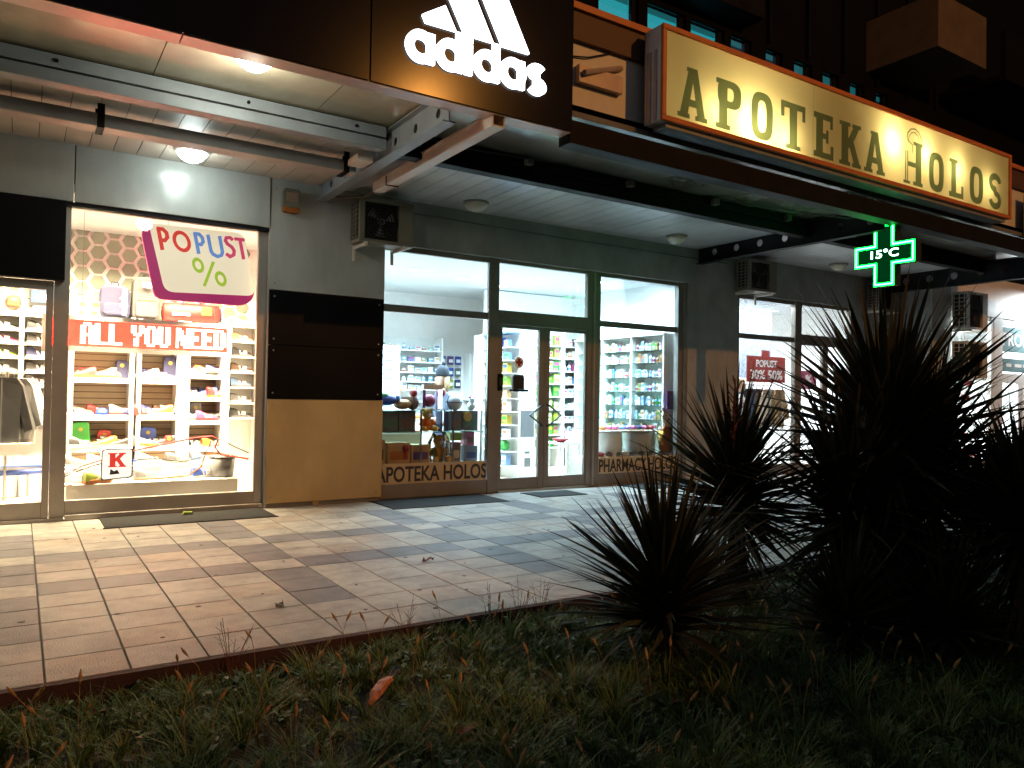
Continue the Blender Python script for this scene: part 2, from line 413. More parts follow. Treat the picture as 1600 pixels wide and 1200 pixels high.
ORD = ['first', 'second', 'third', 'fourth', 'fifth', 'sixth', 'seventh', 'eighth', 'ninth', 'tenth', 'eleventh', 'twelfth', 'thirteenth',
       'fourteenth', 'fifteenth', 'sixteenth', 'seventeenth', 'eighteenth', 'nineteenth', 'twentieth', 'twenty-first', 'twenty-second', 'twenty-third', 'twenty-fourth', 'twenty-fifth', 'twenty-sixth']

# ------------------------------------------------------------------ ground, paving
mb = MB(); mb.add([(-150, -150, -0.30), (150, -150, -0.30), (150, 150, -0.30), (-150, 150, -0.30)], [(0, 1, 2, 3)])
struct('ground', mb, M['soil'])
# lawn: slightly uneven sheet
def lawn_h(x, y):
    return LZ + 0.018 * math.sin(1.9 * x + 0.6 * y) + 0.014 * math.sin(3.7 * y - 1.3 * x) + 0.008 * math.sin(7.1 * x + 5 * y)
mb = MB(); nx, ny = 60, 40; vs = []; fs = []
for j in range(ny + 1):
    for i in range(nx + 1):
        x = -6 + 22 * i / nx; y = -12.5 + 7.0 * j / ny
        vs.append((x, y, lawn_h(x, y) if 0 < j < ny + 1 else LZ - 0.05))
for j in range(ny):
    for i in range(nx):
        a = j * (nx + 1) + i; fs.append((a, a + 1, a + nx + 2, a + nx + 1))
mb.add(vs, fs); struct('lawn', mb, M['soil'])

paving = struct('pavement', MB().box(-8, 19, -5.50, 0.06, -0.30, GZ - 0.012), M['mortar'])
obj('kerb', MB().box(-8, 19, -5.56, -5.502, -0.30, GZ - 0.004), M['kerb'], paving)
PX, PY = 0.394, 0.388
tile_meshes = {}
for key in ('tilelight', 'tilelight2', 'tiledark'):
    t = MB(); a, b, c = PX / 2 - 0.0045, PY / 2 - 0.0045, 0.0035
    v = [(-a, -b, -0.012), (a, -b, -0.012), (a, b, -0.012), (-a, b, -0.012), (-a, -b, -c), (a, -b, -c), (a, b, -c), (-a, b, -c),
         (-a + c, -b + c, 0), (a - c, -b + c, 0), (a - c, b - c, 0), (-a + c, b - c, 0)]
    t.add(v, [(0, 1, 5, 4), (1, 2, 6, 5), (2, 3, 7, 6), (3, 0, 4, 7), (4, 5, 9, 8), (5, 6, 10, 9), (6, 7, 11, 10), (7, 4, 8, 11), (8, 9, 10, 11)])
    tile_meshes[key] = (mesh('tile', t, M[key]), t)
def tile_key(i, k):
    row = k in (5, 8); col = (i % 5 == 4) and 2 <= k <= 11
    if row != col: return 'tiledark'
    return 'tilelight' if (i * 7 + k * 13) % 5 else 'tilelight2'
cells = []
for i in range(-12, 46):
    for k in range(0, 14):
        x = 0.14 + PX * (i + 0.5); y = -5.515 + PY * (k + 0.5)
        d = Vector((x, y + 10.04, 1.45))
        z = d.dot(fw); lx = d.dot(rt)
        vis = z > 0 and abs(lx / z) < 0.70 and not (x > 6.5 and y < -2.5)
        cells.append(((0 if vis else 1000) + d.length, i, k, x, y))
cells.sort()
rest = {k: MB() for k in tile_meshes}
for n_, (_, i, k, x, y) in enumerate(cells):
    key = tile_key(i, k); dz = R.uniform(-0.0012, 0.0012)
    if n_ < 296:
        o = bpy.data.objects.new('paving_tile', tile_meshes[key][0]); C.objects.link(o); o.parent = paving
        o.location = (x, y, GZ + dz); o.rotation_euler = (R.uniform(-.002, .002), R.uniform(-.002, .002), R.uniform(-.004, .004))
    else:
        t = tile_meshes[key][1]
        rest[key].add([(a + x, b + y, c + GZ + dz) for a, b, c in t.v], t.f)
al = MB()
for q, key in enumerate(rest):
    al.cur = q; al.add(rest[key].v, rest[key].f)
obj('paving_tiles', al, [M[k] for k in rest], paving, kind='stuff')

gs = MB(); rg = random.Random(12)
for i in range(90):
    x = rg.uniform(-.2, 8.5); y = rg.uniform(-5.4, -.4); r0 = rg.uniform(.008, .022); n_ = 9
    ring_ = [(x + r0 * rg.uniform(.7, 1.2) * math.cos(2 * PI * j / n_), y + r0 * rg.uniform(.7, 1.2) * math.sin(2 * PI * j / n_)) for j in range(n_)]
    gs.add([(a, b, GZ + .0016) for a, b in ring_] + [(a, b, GZ + .0032) for a, b in ring_], [tuple(range(n_, 2 * n_))] + [(j, (j + 1) % n_, (j + 1) % n_ + n_, j + n_) for j in range(n_)])
obj('gum_spots', gs, M['gum'], paving, kind='stuff')

# ------------------------------------------------------------------ shop rooms (setting)
def room(x0, x1, y0, y1, zt, floor_m, label=None, z0=GZ):
    struct('shop_floor', MB().box(x0, x1, 0.0, y1, z0 - 0.06, z0 + 0.004), floor_m)
    struct('shop_wall', MB().box(x0, x1, y1, y1 + 0.1, z0, zt), M['shopwall'])
    struct('shop_wall', MB().box(x0 - 0.1, x0, y0, y1 + 0.1, z0, zt), M['shopwall'])
    struct('shop_wall', MB().box(x1, x1 + 0.1, y0, y1 + 0.1, z0, zt), M['shopwall'])
    struct('shop_ceiling', MB().box(x0 - 0.1, x1 + 0.1, y0 - 0.02, y1 + 0.1, zt, zt + 0.1), M['shopceil'])
room(-3.2, 3.55, 0.10, 2.42, 3.72, M['shopfloor'])
room(4.20, 10.28, 0.10, 5.05, 3.66, M['woodfloor'])
room(11.62, 15.9, 0.10, 4.0, 3.6, M['shopfloor'])
room(17.2, 26.0, -1.0, 3.0, 3.62, M['shopfloor'])

# ------------------------------------------------------------------ the building
bld = thing('shop_building', 'building with a row of lit shop fronts under a dark upper storey', 'building', (4.3, 0.0, 0.0))
P = bld
# panels over the first shop window, fronts at -0.12
obj('wall_panel', MB().box(-3.2, 0.463, -0.12, 0.02, 3.575, 4.28), M['wallpanel'], P, bevel=0.006)
obj('wall_panel', MB().box(0.475, 2.655, -0.12, 0.02, 3.575, 4.28), M['wallpanel'], P, bevel=0.006)
obj('panel_joint', MB().box(-3.2, 2.655, -0.10, 0.0, 3.53, 3.57), M['darksteel'], P)
obj('black_panel', MB().box(-3.2, 0.395, -0.17, 0.0, 2.67, 3.565), M['blackpanel'], P, bevel=0.006)
# pillar between the first shop and the pharmacy
obj('pillar_core', MB().box(2.70, 4.25, -0.06, 0.34, GZ, 4.3), M['stucco'], P)
obj('pillar_panel', MB().box(2.668, 4.262, -0.10, -0.062, 2.785, 4.28), M['wallpanel'], P, bevel=0.005, label='grey upper pillar panel')
obj('pillar_panel', MB().box(2.672, 4.262, -0.10, -0.062, 2.075, 2.777), M['blackpanel'], P, bevel=0.005, label='black pillar panel')
obj('pillar_panel', MB().box(2.672, 4.262, -0.10, -0.062, 1.372, 2.068), M['blackpanel'], P, bevel=0.005, label='black pillar panel')
obj('pillar_panel', MB().box(2.68, 4.268, -0.11, -0.062, 0.02, 1.365), M['tanpanel'], P, bevel=0.006, label='cream lower pillar panel')
for zc in (0.10, 1.29, 1.45, 2.0, 2.15, 2.7, 2.87, 4.1):
    for xc in (2.74, 4.19):
        obj('screw', MB().lathe([(0.011, -0.004), (0.013, 0.0)], (xc, -0.1105 if zc < 1.37 else -0.1005, zc), 8, 'y'), M['steel'], P)
obj('pillar_edge', MB().box(2.655, 2.696, -0.09, 0.12, GZ, 3.57), M['alu'], P, bevel=0.004)
obj('panel_foot', MB().box(3.30, 3.38, -0.09, -0.03, GZ, 0.03), M['tanpanel'], P)
# header and walls of the pharmacy stretch
obj('header_wall', MB().box(4.264, 11.55, -0.10, 0.08, 3.575, 4.3), M['stucco'], P)
obj('side_wall', MB().box(10.21, 11.55, -0.10, 0.1, GZ, 3.573), M['stucco'], P)
obj('header_wall', MB().box(11.552, 15.36, -0.09, 0.08, 3.515, 4.3), M['stucco'], P)
obj('side_wall', MB().box(15.362, 16.9, -0.09, 0.1, GZ, 4.3), M['stucco'], P)
obj('return_wall', MB().box(16.5, 16.9, -1.12, -0.092, GZ, 4.3), M['stucco'], P)
obj('shop_wall_panel', MB().box(16.5, 17.28, -1.14, -1.122, GZ, 4.3), M['wallpanel'], P)
obj('shop_wall_panel', MB().box(17.282, 26, -1.14, -1.0, 3.50, 4.4), M['white'], P)

def storefront(name, parts, y, mtl, parent):
    f = MB()
    for (x0, x1, z0, z1, yy0, yy1) in parts: f.box(x0, x1, y + yy0, y + yy1, z0, z1)
    return obj(name, f, mtl, parent, bevel=0.004)
def pane(x0, x1, z0, z1, y, parent, mt='glass'):
    return obj('glass_pane', MB().box(x0, x1, y, y + 0.008, z0, z1), M[mt], parent)

# first shop: window and door leaf
f = storefront('shop_window', [(0.30, 0.452, GZ, 3.545, -0.03, 0.05), (2.545, 2.653, GZ, 3.545, -0.02, 0.05),
                               (0.453, 2.544, 0.0, 0.185, -0.02, 0.05), (0.453, 2.544, 3.525, 3.56, -0.02, 0.05)], 0, M['alu'], P)
obj('sill', MB().box(0.455, 2.65, -0.085, -0.022, GZ, 0.03), M['alu'], f, bevel=0.006)
pane(0.44, 2.56, 0.17, 3.535, 0.01, f)
d = storefront('shop_door', [(0.226, 0.297, GZ + 0.01, 2.667, -0.02, 0.04), (-1.05, 0.225, GZ + 0.01, 0.185, -0.02, 0.04),
                             (-1.05, 0.225, 2.565, 2.667, -0.02, 0.04), (-1.15, -1.051, GZ + 0.01, 2.667, -0.02, 0.04), (-3.2, -1.151, GZ, 0.185, -0.02, 0.04), (-3.2, -1.151, 2.565, 2.667, -0.02, 0.04)], 0, M['alu'], P)
pane(-1.06, 0.235, 0.17, 2.58, 0.005, d); pane(-3.2, -1.14, 0.17, 2.58, 0.005, d)
obj('sill', MB().box(-3.2, 0.44, -0.07, -0.022, GZ, 0.0), M['alu'], d, bevel=0.004)
# pharmacy front
f = storefront('pharmacy_window', [(4.255, 4.292, GZ, 3.57, -0.03, 0.05), (6.025, 6.10, GZ, 3.58, -0.05, 0.05), (4.293, 6.024, 2.63, 2.735, -0.03, 0.04),
                                   (4.293, 6.024, 3.50, 3.575, -0.03, 0.04), (4.293, 6.024, GZ + 0.01, 0.18, -0.03, 0.04)], 0, M['aludark'], P)
pane(4.28, 6.03, 0.17, 2.64, 0.0, f); pane(4.28, 6.03, 2.72, 3.51, 0.0, f)
obj('mullion_edge', MB().box(5.995, 6.023, -0.05, -0.031, 0.18, 3.5), M['chrome'], f)
d = storefront('pharmacy_door', [(6.102, 6.195, GZ, 3.585, -0.04, 0.05), (6.196, 7.935, 2.575, 2.79, -0.04, 0.05), (6.196, 7.935, 3.52, 3.585, -0.03, 0.05), (7.936, 8.03, GZ, 3.585, -0.04, 0.05)], 0, M['aludark'], P)
pane(6.19, 7.94, 2.78, 3.53, 0.0, d)
for (x0, x1, hx) in ((6.20, 7.074, 1), (7.08, 7.932, -1)):
    g = [(x0, x0 + (0.075 if hx > 0 else 0.10), 0.0, 2.57, -0.03, 0.03), (x1 - (0.10 if hx > 0 else 0.025), x1, 0.0, 2.57, -0.03, 0.03)]
    a, b = g[0][1], g[1][0]
    g += [(a + .001, b - .001, 0.0, 0.18, -0.03, 0.03), (a + .001, b - .001, 2.52, 2.57, -0.03, 0.03)]
    lf = storefront('door_leaf', g, 0, M['aludark'], d)
    gp = obj('glass_pane', MB().box(a - 0.01, b + 0.01, 0.0, 0.008, 0.17, 2.53), M['glass'], d)
obj('door_handle', MB().tube([(7.02, -0.03, 1.33), (7.02, -0.075, 1.325), (6.775, -0.08, 1.16), (7.02, -0.075, 0.995), (7.02, -0.03, 0.99)], 0.019, 8), M['handlegrey'], d)
obj('door_handle', MB().tube([(7.14, -0.03, 1.33), (7.14, -0.075, 1.325), (7.385, -0.08, 1.16), (7.14, -0.075, 0.995), (7.14, -0.03, 0.99)], 0.019, 8), M['handlegrey'], d)
obj('threshold', MB().box(6.2, 7.93, -0.09, 0.05, GZ, -0.004), M['alu'], d, bevel=0.004)
f = storefront('pharmacy_window', [(8.032, 8.205, GZ, 3.57, -0.05, 0.05), (8.206, 10.02, 2.665, 2.765, -0.03, 0.04), (8.206, 10.02, 3.51, 3.575, -0.03, 0.04),
                                   (8.206, 10.02, GZ + 0.01, 0.175, -0.03, 0.04), (10.021, 10.13, GZ, 3.57, -0.05, 0.05), (10.131, 10.208, GZ, 3.575, -0.09, 0.05)], 0, M['aludark'], P)
pane(8.19, 10.03, 0.16, 2.68, 0.0, f); pane(8.19, 10.03, 2.75, 3.52, 0.0, f)
obj('mullion_edge', MB().box(8.06, 8.09, -0.062, -0.051, 0.0, 3.55), M['alu'], f)
# clothes shop front
f = storefront('clothes_shop_window', [(11.55, 11.68, GZ, 3.51, -0.03, 0.05), (11.681, 13.349, 2.66, 2.76, -0.03, 0.04), (11.681, 13.349, 3.43, 3.51, -0.03, 0.04),
                                       (13.35, 13.56, GZ, 3.51, -0.05, 0.05), (13.561, 15.24, 2.62, 2.84, -0.03, 0.04), (13.561, 15.24, 3.44, 3.51, -0.03, 0.04), (15.241, 15.36, GZ, 3.51, -0.05, 0.05),
                                       (11.681, 13.349, GZ, 0.18, -0.03, 0.04), (14.30, 14.48, GZ, 2.62, -0.03, 0.04), (13.561, 14.299, GZ, 0.15, -0.03, 0.04), (14.481, 15.24, GZ, 0.15, -0.03, 0.04)], 0, M['aludark'], P)
pane(11.66, 13.37, 0.17, 2.67, 0.0, f); pane(11.66, 13.37, 2.75, 3.44, 0.0, f); pane(13.55, 15.25, 2.83, 3.45, 0.0, f); pane(13.55, 15.25, 0.14, 2.63, 0.0, f)
# house shop front (white frames) standing forward
f = storefront('house_shop_window', [(17.285, 17.38, GZ, 3.49, -0.03, 0.05), (19.1, 19.2, GZ, 3.49, -0.05, 0.05), (19.21, 19.62, GZ, 3.49, -0.06, 0.05), (19.621, 26, 3.33, 3.49, -0.04, 0.05),
                                     (17.381, 19.099, 3.40, 3.49, -0.03, 0.05), (17.381, 19.099, GZ, 0.2, -0.03, 0.05), (19.621, 26, 1.98, 2.2, -0.04, 0.05), (20.45, 20.75, GZ, 1.979, -0.04, 0.05), (19.621, 20.449, GZ, 0.2, -0.04, 0.05), (20.751, 26, GZ, 0.2, -0.04, 0.05)], -1.08, M['white'], P)
pane(17.37, 19.11, 0.19, 3.41, -1.07, f); pane(19.62, 20.46, 0.19, 1.99, -1.07, f); pane(20.74, 26, 0.19, 1.99, -1.07, f)
# upper storeys
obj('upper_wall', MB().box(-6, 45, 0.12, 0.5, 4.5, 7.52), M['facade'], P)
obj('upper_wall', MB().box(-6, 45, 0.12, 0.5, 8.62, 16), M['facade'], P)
xs_ = [(8.2, 9.12, 'tealwin'), (9.33, 10.3, 'tealwin'), (10.42, 11.34, 'tealwin'), (11.52, 12.12, 'tealdim'), (12.55, 13.08, 'tealdim'), (13.45, 14.05, 'tealwin2'), (14.42, 15.0, 'tealwin2'), (15.4, 15.95, 'tealwin2'), (16.4, 16.9, 'tealdim')]
last = -6
for (x0, x1, k) in xs_:
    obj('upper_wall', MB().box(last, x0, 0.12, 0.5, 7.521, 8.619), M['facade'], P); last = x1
    wdw = obj('window', MB().box(x0, x1, 0.30, 0.32, 7.521, 8.619), M[k], P)
    obj('blind', MB().box(x0 + .02, x1 - .12, 0.27, 0.285, 8.50, 8.6), M['tealwin2'], wdw)
    obj('window_frame', MB().box(x1 - 0.1, x1 - 0.001, 0.2, 0.28, 7.522, 8.618), M['darksteel'], wdw)
    obj('pane', MB().box(x0, x1 - .1, 0.2, 0.206, 7.522, 8.618), M['glass'], wdw)
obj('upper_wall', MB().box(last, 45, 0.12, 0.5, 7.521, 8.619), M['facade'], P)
for q in range(7):
    obj('wall_fin', MB().box(11.3 + q * 1.25, 11.36 + q * 1.25, 0.02, 0.119, 8.7, 14), M['darksteel'], P)
obj('balcony', MB().box(4.5, 11.8, -0.45, 0.118, 8.75, 8.9).box(4.5, 11.8, -0.45, -0.35, 8.901, 9.9), M['darksteel'], P)
bal = obj('balcony', MB().box(16.0, 18.0, -1.5, 0.118, 8.95, 9.1).box(16.0, 18.0, -1.5, -1.38, 9.101, 10.1).box(16.0, 16.12, -1.379, 0.118, 9.101, 10.1).box(17.88, 18.0, -1.379, 0.118, 9.101, 10.1), M['balcony'], P)
obj('balcony', MB().box(18.9, 24, -1.5, 0.118, 8.95, 9.1).box(18.9, 24, -1.5, -1.38, 9.101, 10.1), M['facade'], P)
obj('drain_pipe', MB().tube([(17.6, -0.1, 4.6), (17.6, -0.1, 7.4), (17.5, -0.5, 7.5), (15.9, -1.2, 7.35), (14.8, -1.3, 7.1)], 0.09, 10), M['facade'], P, smooth=True)
obj('roof', MB().box(-6, 45, 0.12, 9, 16, 16.2), M['facade'], P)

# ------------------------------------------------------------------ canopy
cp = thing('entrance_canopy', 'steel canopy with slatted ceiling over the shop fronts', 'canopy', (4.0, -2.0, 4.2))
sl = MB().box(-0.1205, 0.1205 - 0.006, -1.09, 1.09, 0, 0.014)
slm = {k: mesh('ceiling_slat', sl, M[k]) for k in ('slat', 'slat2')}
for i in range(-13, 68):
    x = 0.237 + 0.2435 * i
    if 3.2 < x < 3.45 or 10.35 < x < 10.6: pass
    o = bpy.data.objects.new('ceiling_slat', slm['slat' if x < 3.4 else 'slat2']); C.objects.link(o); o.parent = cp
    o.location = (x - 4.0, -1.19 + 2.0, 4.22 - 4.2 + R.uniform(0, .002))
obj('slat_backing', MB().box(-3.1, 16.49, -2.3, -0.08, 4.237, 4.30), M['black'], cp)
for i in range(-3, 12):                      # satin sheets between the inner beam and the front
    x0 = 0.96 + 1.52 * i; x1 = x0 + 1.512
    obj('soffit_sheet', MB().box(x0, x1, -3.86, -2.42, 4.335 + 0.001 * (i % 2), 4.35), M['soffitlit' if x1 < 4.4 else 'soffitshade'], cp)
obj('canopy_roof', MB().box(-3.1, 17, -3.9, 0.1, 4.36, 4.42), M['darksteel'], cp)
# inner beam along the facade: two stacked flanges with a shadow gap
b = obj('inner_beam', MB().box(-3.1, 3.24, -2.46, -2.30, 4.075, 4.185), M['steel'], cp, bevel=0.006)
obj('inner_beam', MB().box(-3.1, 3.24, -2.46, -2.30, 4.203, 4.318), M['steel'], cp, bevel=0.006)
obj('beam_web', MB().box(-3.1, 3.24, -2.42, -2.32, 4.186, 4.202), M['black'], cp)
obj('inner_beam', MB().box(3.42, 16.4, -2.46, -2.30, 4.05, 4.185), M['darksteel'], cp, bevel=0.006)
obj('inner_beam', MB().box(3.42, 16.4, -2.47, -2.30, 4.20, 4.318), M['darksteel'], cp, bevel=0.006)
# hung rail and its straps
obj('hung_rail', MB().box(-3.1, 3.2, -1.70, -1.47, 4.004, 4.127), M['steel'], cp, bevel=0.006)
obj('rail_lip', MB().box(-3.1, 3.2, -1.69, -1.48, 3.998, 4.003), M['pinkmetal'], cp)
for x in (-2.3, 0.60, 3.08):
    obj('hanger', MB().box(x - .032, x + .032, -1.712, -1.702, 3.985, 4.218).box(x - .032, x + .032, -1.701, -1.46, 3.985, 3.994).box(x - 0.05, x - 0.033, -1.715, -1.70, 4.12, 4.16), M['darksteel'], cp)
# cantilever beams with round holes
def castellated(x, y0, y1, z0, z1, mt):
    g = MB(); fl = 0.07; n = 10
    ys = [y0 + 0.22 + 0.5 * i for i in range(int((y1 - y0 - 0.3) / 0.5) + 1)]
    edges = [y0] + [(ys[i] + ys[i + 1]) / 2 for i in range(len(ys) - 1)] + [y1]
    zc = (z0 + z1) / 2; r = (z1 - z0) * 0.18
    for i, yc in enumerate(ys):
        a, bb = edges[i], edges[i + 1]
        out = []; inn = []
        for j in range(16):
            t = 2 * PI * j / 16; cx, cz = math.cos(t), math.sin(t)
            k = max(abs(cx), abs(cz)); sx, sz = cx / k, cz / k
            out.append((yc + sx * (bb - yc if sx > 0 else yc - a), zc + sz * (z1 - z0) / 2)); inn.append((yc + r * cx, zc + r * cz))
        h = MB().ring_xz(out, inn, x - 0.006, x + 0.006)
        g.add([(p[1], p[0], p[2]) for p in h.v], [tuple(reversed(q)) for q in h.f])
    o = obj('cantilever_beam', g, M[mt], cp)
    obj('beam_flange', MB().box(x - fl, x + fl, y0, y1, z0 - 0.012, z0), M[mt], cp)
    obj('beam_flange', MB().box(x - fl, x + fl, y0, y1, z1, z1 + 0.012), M[mt], cp)
castellated(3.33, -3.72, -0.12, 4.03, 4.30, 'steel')
castellated(10.45, -3.72, -0.12, 3.95, 4.28, 'darksteel')
castellated(15.95, -4.6, -0.12, 3.86, 4.26, 'darksteel')
obj('beam_stop', MB().box(3.06, 3.24, -2.1, -1.8, 4.03, 4.10), M['cream'], cp)
# front beam and parapet behind the signs
obj('front_beam', MB().box(4.57, 16.6, -3.96, -3.76, 4.0, 4.238), M['darksteel'], cp, bevel=0.008)
obj('front_beam', MB().box(-3.1, 4.56, -3.80, -3.70, 4.36, 4.7), M['darksteel'], cp)
obj('parapet', MB().box(4.57, 16.6, -3.78, -3.70, 4.42, 5.13), M['plastic'], cp)
obj('parapet_foot', MB().box(4.57, 16.6, -3.90, -3.70, 4.30, 4.418), M['soffitshade'], cp)
obj('parapet_cap', MB().box(4.57, 16.6, -3.84, -3.62, 5.131, 5.43), M['brown'], cp)
obj('cap_flashing', MB().box(4.57, 16.6, -3.88, -3.6, 5.431, 5.50), M['orange'], cp)  # orange colour stands in for sodium light on the flashing
obj('parapet_bracket', MB().box(4.75, 5.34, -3.86, -3.785, 4.70, 4.88).tube([(4.78, -3.9, 4.78), (5.36, -3.8, 5.0)], 0.03, 8), M['pinkmetal'], cp)
obj('cable', MB().tube([(4.62, -3.80, 4.95), (4.9, -3.81, 5.0), (5.2, -3.80, 5.12)], 0.008, 6), M['black'], cp)

obj('conduit', MB().tube([(4.5, -0.13, 4.05), (7.4, -0.13, 4.03), (11.2, -0.13, 4.04)], 0.012, 6), M['grey'], cp)
obj('cable', MB().tube([(3.45, -2.55, 4.30), (3.9, -2.62, 4.20), (4.5, -2.6, 4.24), (5.6, -2.56, 4.31)], 0.011, 6), M['black'], cp)
obj('cable', MB().tube([(10.5, -3.6, 4.22), (10.2, -3.3, 4.16), (9.6, -2.9, 4.24), (8.6, -2.6, 4.31)], 0.012, 6), M['black'], cp)
obj('cable', MB().tube([(16.2, -1.0, 4.1), (15.7, -0.6, 3.95), (15.6, -0.3, 3.8)], 0.012, 6), M['black'], cp)
for bx in (-1.4, 0.2, 1.8, 2.9):
    obj('bolt', MB().lathe([(0.018, 0), (0.018, 0.014), (0.008, 0.018)], (bx, -2.475, 4.26), 6, 'y'), M['darksteel'], cp)
for bx in (5.0, 6.6, 8.2, 9.8): obj('junction_box', MB().box(bx, bx + 0.09, -2.56, -2.475, 4.22, 4.30), M['grey'], cp)

# cream channel hanging from the canopy
t = thing('ceiling_channel', 'cream steel channel hanging under the canopy beside the pillar', 'channel', (3.72, -2.5, 4.0))
obj('channel', MB().box(3.665, 3.80, -3.95, -1.06, 3.99, 4.002).box(3.665, 3.677, -3.95, -1.06, 4.003, 4.11).box(3.788, 3.80, -3.95, -1.06, 4.003, 4.11).box(3.678, 3.787, -1.075, -1.06, 4.003, 4.11), M['cream'], t)
obj('channel_lid', MB().box(3.65, 3.815, -3.95, -1.06, 4.111, 4.122), M['pinkmetal'], t)
obj('hook', MB().tube([(3.655, -1.5, 4.09), (3.655, -1.5, 3.98), (3.82, -1.5, 3.98)], 0.008, 6), M['brown'], t)
obj('cable', MB().tube([(3.73, -1.05, 4.03), (3.66, -0.8, 3.98), (3.5, -0.5, 4.02), (3.4, -0.3, 4.05)], 0.012, 6), M['brown'], t)

# ------------------------------------------------------------------ signs
def arc(cx, cz, r, a0, a1, n, kz=1.0):
    return [(cx + r * math.cos(a0 + (a1 - a0) * i / n), cz + kz * r * math.sin(a0 + (a1 - a0) * i / n)) for i in range(n + 1)]
def ring(mb, cx, cz, ro, ri, y0, y1, n=28, kz=1.0):
    mb.ring_xz(arc(cx, cz, ro, 0, 2 * PI, n, kz)[:-1], arc(cx, cz, ri, 0, 2 * PI, n, kz)[:-1], y0, y1)
def stroke(mb, pts, wd, y0, y1):
    """thick polyline in x,z as one strip of quads"""
    n = len(pts); L_ = []; R_ = []
    for i in range(n):
        a = Vector(pts[max(i - 1, 0)]); b_ = Vector(pts[min(i + 1, n - 1)]); t = (b_ - a).normalized()
        nn = Vector((-t.y, t.x)) * wd / 2
        if 0 < i < n - 1:
            t1 = (Vector(pts[i]) - a).normalized(); k = max(0.5, abs(t1.dot(t))); nn = nn / k
        p = Vector(pts[i]); L_.append(p + nn); R_.append(p - nn)
    vs = [(p.x, y0, p.y) for p in L_] + [(p.x, y0, p.y) for p in R_] + [(p.x, y1, p.y) for p in L_] + [(p.x, y1, p.y) for p in R_]
    fs = []
    for i in range(n - 1):
        fs += [(i, i + 1, n + i + 1, n + i), (2 * n + i + 1, 2 * n + i, 3 * n + i, 3 * n + i + 1), (i + 1, i, 2 * n + i, 2 * n + i + 1), (n + i, n + i + 1, 3 * n + i + 1, 3 * n + i)]
    fs += [(0, n, 3 * n, 2 * n), (n - 1, 3 * n - 1, 4 * n - 1, 2 * n - 1)]
    mb.add(vs, fs)

# black fascia box with the lit sport logo
t = thing('fascia_sign', 'big black fascia box with glowing white sport logo of three bars', 'sign', (1.0, -3.9, 4.1))
obj('fascia_panel', MB().box(-2.6, 2.415, -4.0, -3.985, 4.1, 6.3), M['fascia'], t)
obj('fascia_panel', MB().box(2.43, 4.56, -4.0, -3.985, 4.1, 6.3), M['fascia'], t)
obj('fascia_box', MB().box(-2.6, 4.555, -3.984, -3.80, 4.112, 6.28), M['blackpanel'], t)
obj('underside_trim', MB().box(-2.6, 0.95, -3.98, -3.80, 4.09, 4.111).box(0.96, 4.555, -3.98, -3.80, 4.09, 4.111), M['pinkmetal'], t)
Y0, Y1 = -4.035, -4.001
for poly in ([(2.888, 4.786), (3.106, 4.925), (3.22, 4.725), (2.921, 4.722)],
             [(3.02, 5.245), (3.255, 5.385), (3.611, 4.725), (3.312, 4.723)],
             [(3.155, 5.74), (3.375, 5.87), (4.015, 4.725), (3.716, 4.722)]):
    obj('logo_bar', MB().prism_xz([poly[3], poly[2], poly[1], poly[0]], Y0, Y1), M['logo'], t)
def bowl(left, right, stem_w, top, base=4.365):
    g = MB(); cz = 4.499; ro = 0.144; cx = left + ro
    ring(g, cx, cz, ro, 0.066, Y0, Y1)
    g.box(right - stem_w, right, Y0 - 0.0012, Y1, base, top)
    return g
obj('logo_letter', bowl(2.733, 3.011, 0.075, 4.632), M['logo'], t)
obj('logo_letter', bowl(3.026, 3.300, 0.072, 4.722), M['logo'], t)
obj('logo_letter', MB().box(3.318, 3.394, Y0, Y1, 4.365, 4.640).box(3.318, 3.394, Y0, Y1, 4.652, 4.718), M['logo'], t)
obj('logo_letter', bowl(3.408, 3.686, 0.072, 4.722), M['logo'], t)
obj('logo_letter', bowl(3.693, 3.965, 0.072, 4.632), M['logo'], t)
g = MB(); sp = arc(4.115, 4.573, 0.047, math.radians(25), math.radians(270), 12, 0.95) ; sp = [(4.108 + (x - 4.115) * 1.5, z) for x, z in sp]
sp2 = arc(4.105, 4.436, 0.048, math.radians(90), math.radians(-155), 12); sp2 = [(4.108 + (x - 4.105) * 1.55, z) for x, z in sp2]
stroke(g, sp + [(4.108, 4.506)] + sp2, 0.073, Y0, Y1)
obj('logo_letter', g, M['logo'], t)

# yellow pharmacy lightbox: translucent face lit by two lamps inside
t = thing('pharmacy_lightbox', 'long yellow backlit sign reading APOTEKA HOLOS in an orange frame', 'sign', (9.3, -4.0, 4.38))
X0, X1, Z0, Z1 = 5.58, 13.11, 4.38, 5.40
obj('frame', MB().box(X0, X1, -4.215, -4.17, Z0, Z0 + 0.055).box(X0, X1, -4.215, -4.17, Z1 - 0.055, Z1).box(X0, X0 + 0.055, -4.214, -4.17, Z0 + 0.056, Z1 - 0.056).box(X1 - 0.055, X1, -4.214, -4.17, Z0 + 0.056, Z1 - 0.056), M['orange'], t, bevel=0.006)
obj('sign_face', MB().add([(X0 + 0.05, -4.188, Z0 + 0.05), (8.12, -4.188, Z0 + 0.05), (8.12, -4.188, Z1 - 0.05), (X0 + 0.05, -4.188, Z1 - 0.05)], [(0, 1, 2, 3)]), M['signface'], t)
obj('sign_face', MB().add([(8.123, -4.188, Z0 + 0.05), (X1 - 0.05, -4.188, Z0 + 0.05), (X1 - 0.05, -4.188, Z1 - 0.05), (8.123, -4.188, Z1 - 0.05)], [(0, 1, 2, 3)]), M['signface'], t)
obj('back_plate', MB().box(X0 + 0.004, X1 - 0.004, -3.93, -3.92, Z0 + .004, Z1 - .004), M['acgrey'], t)
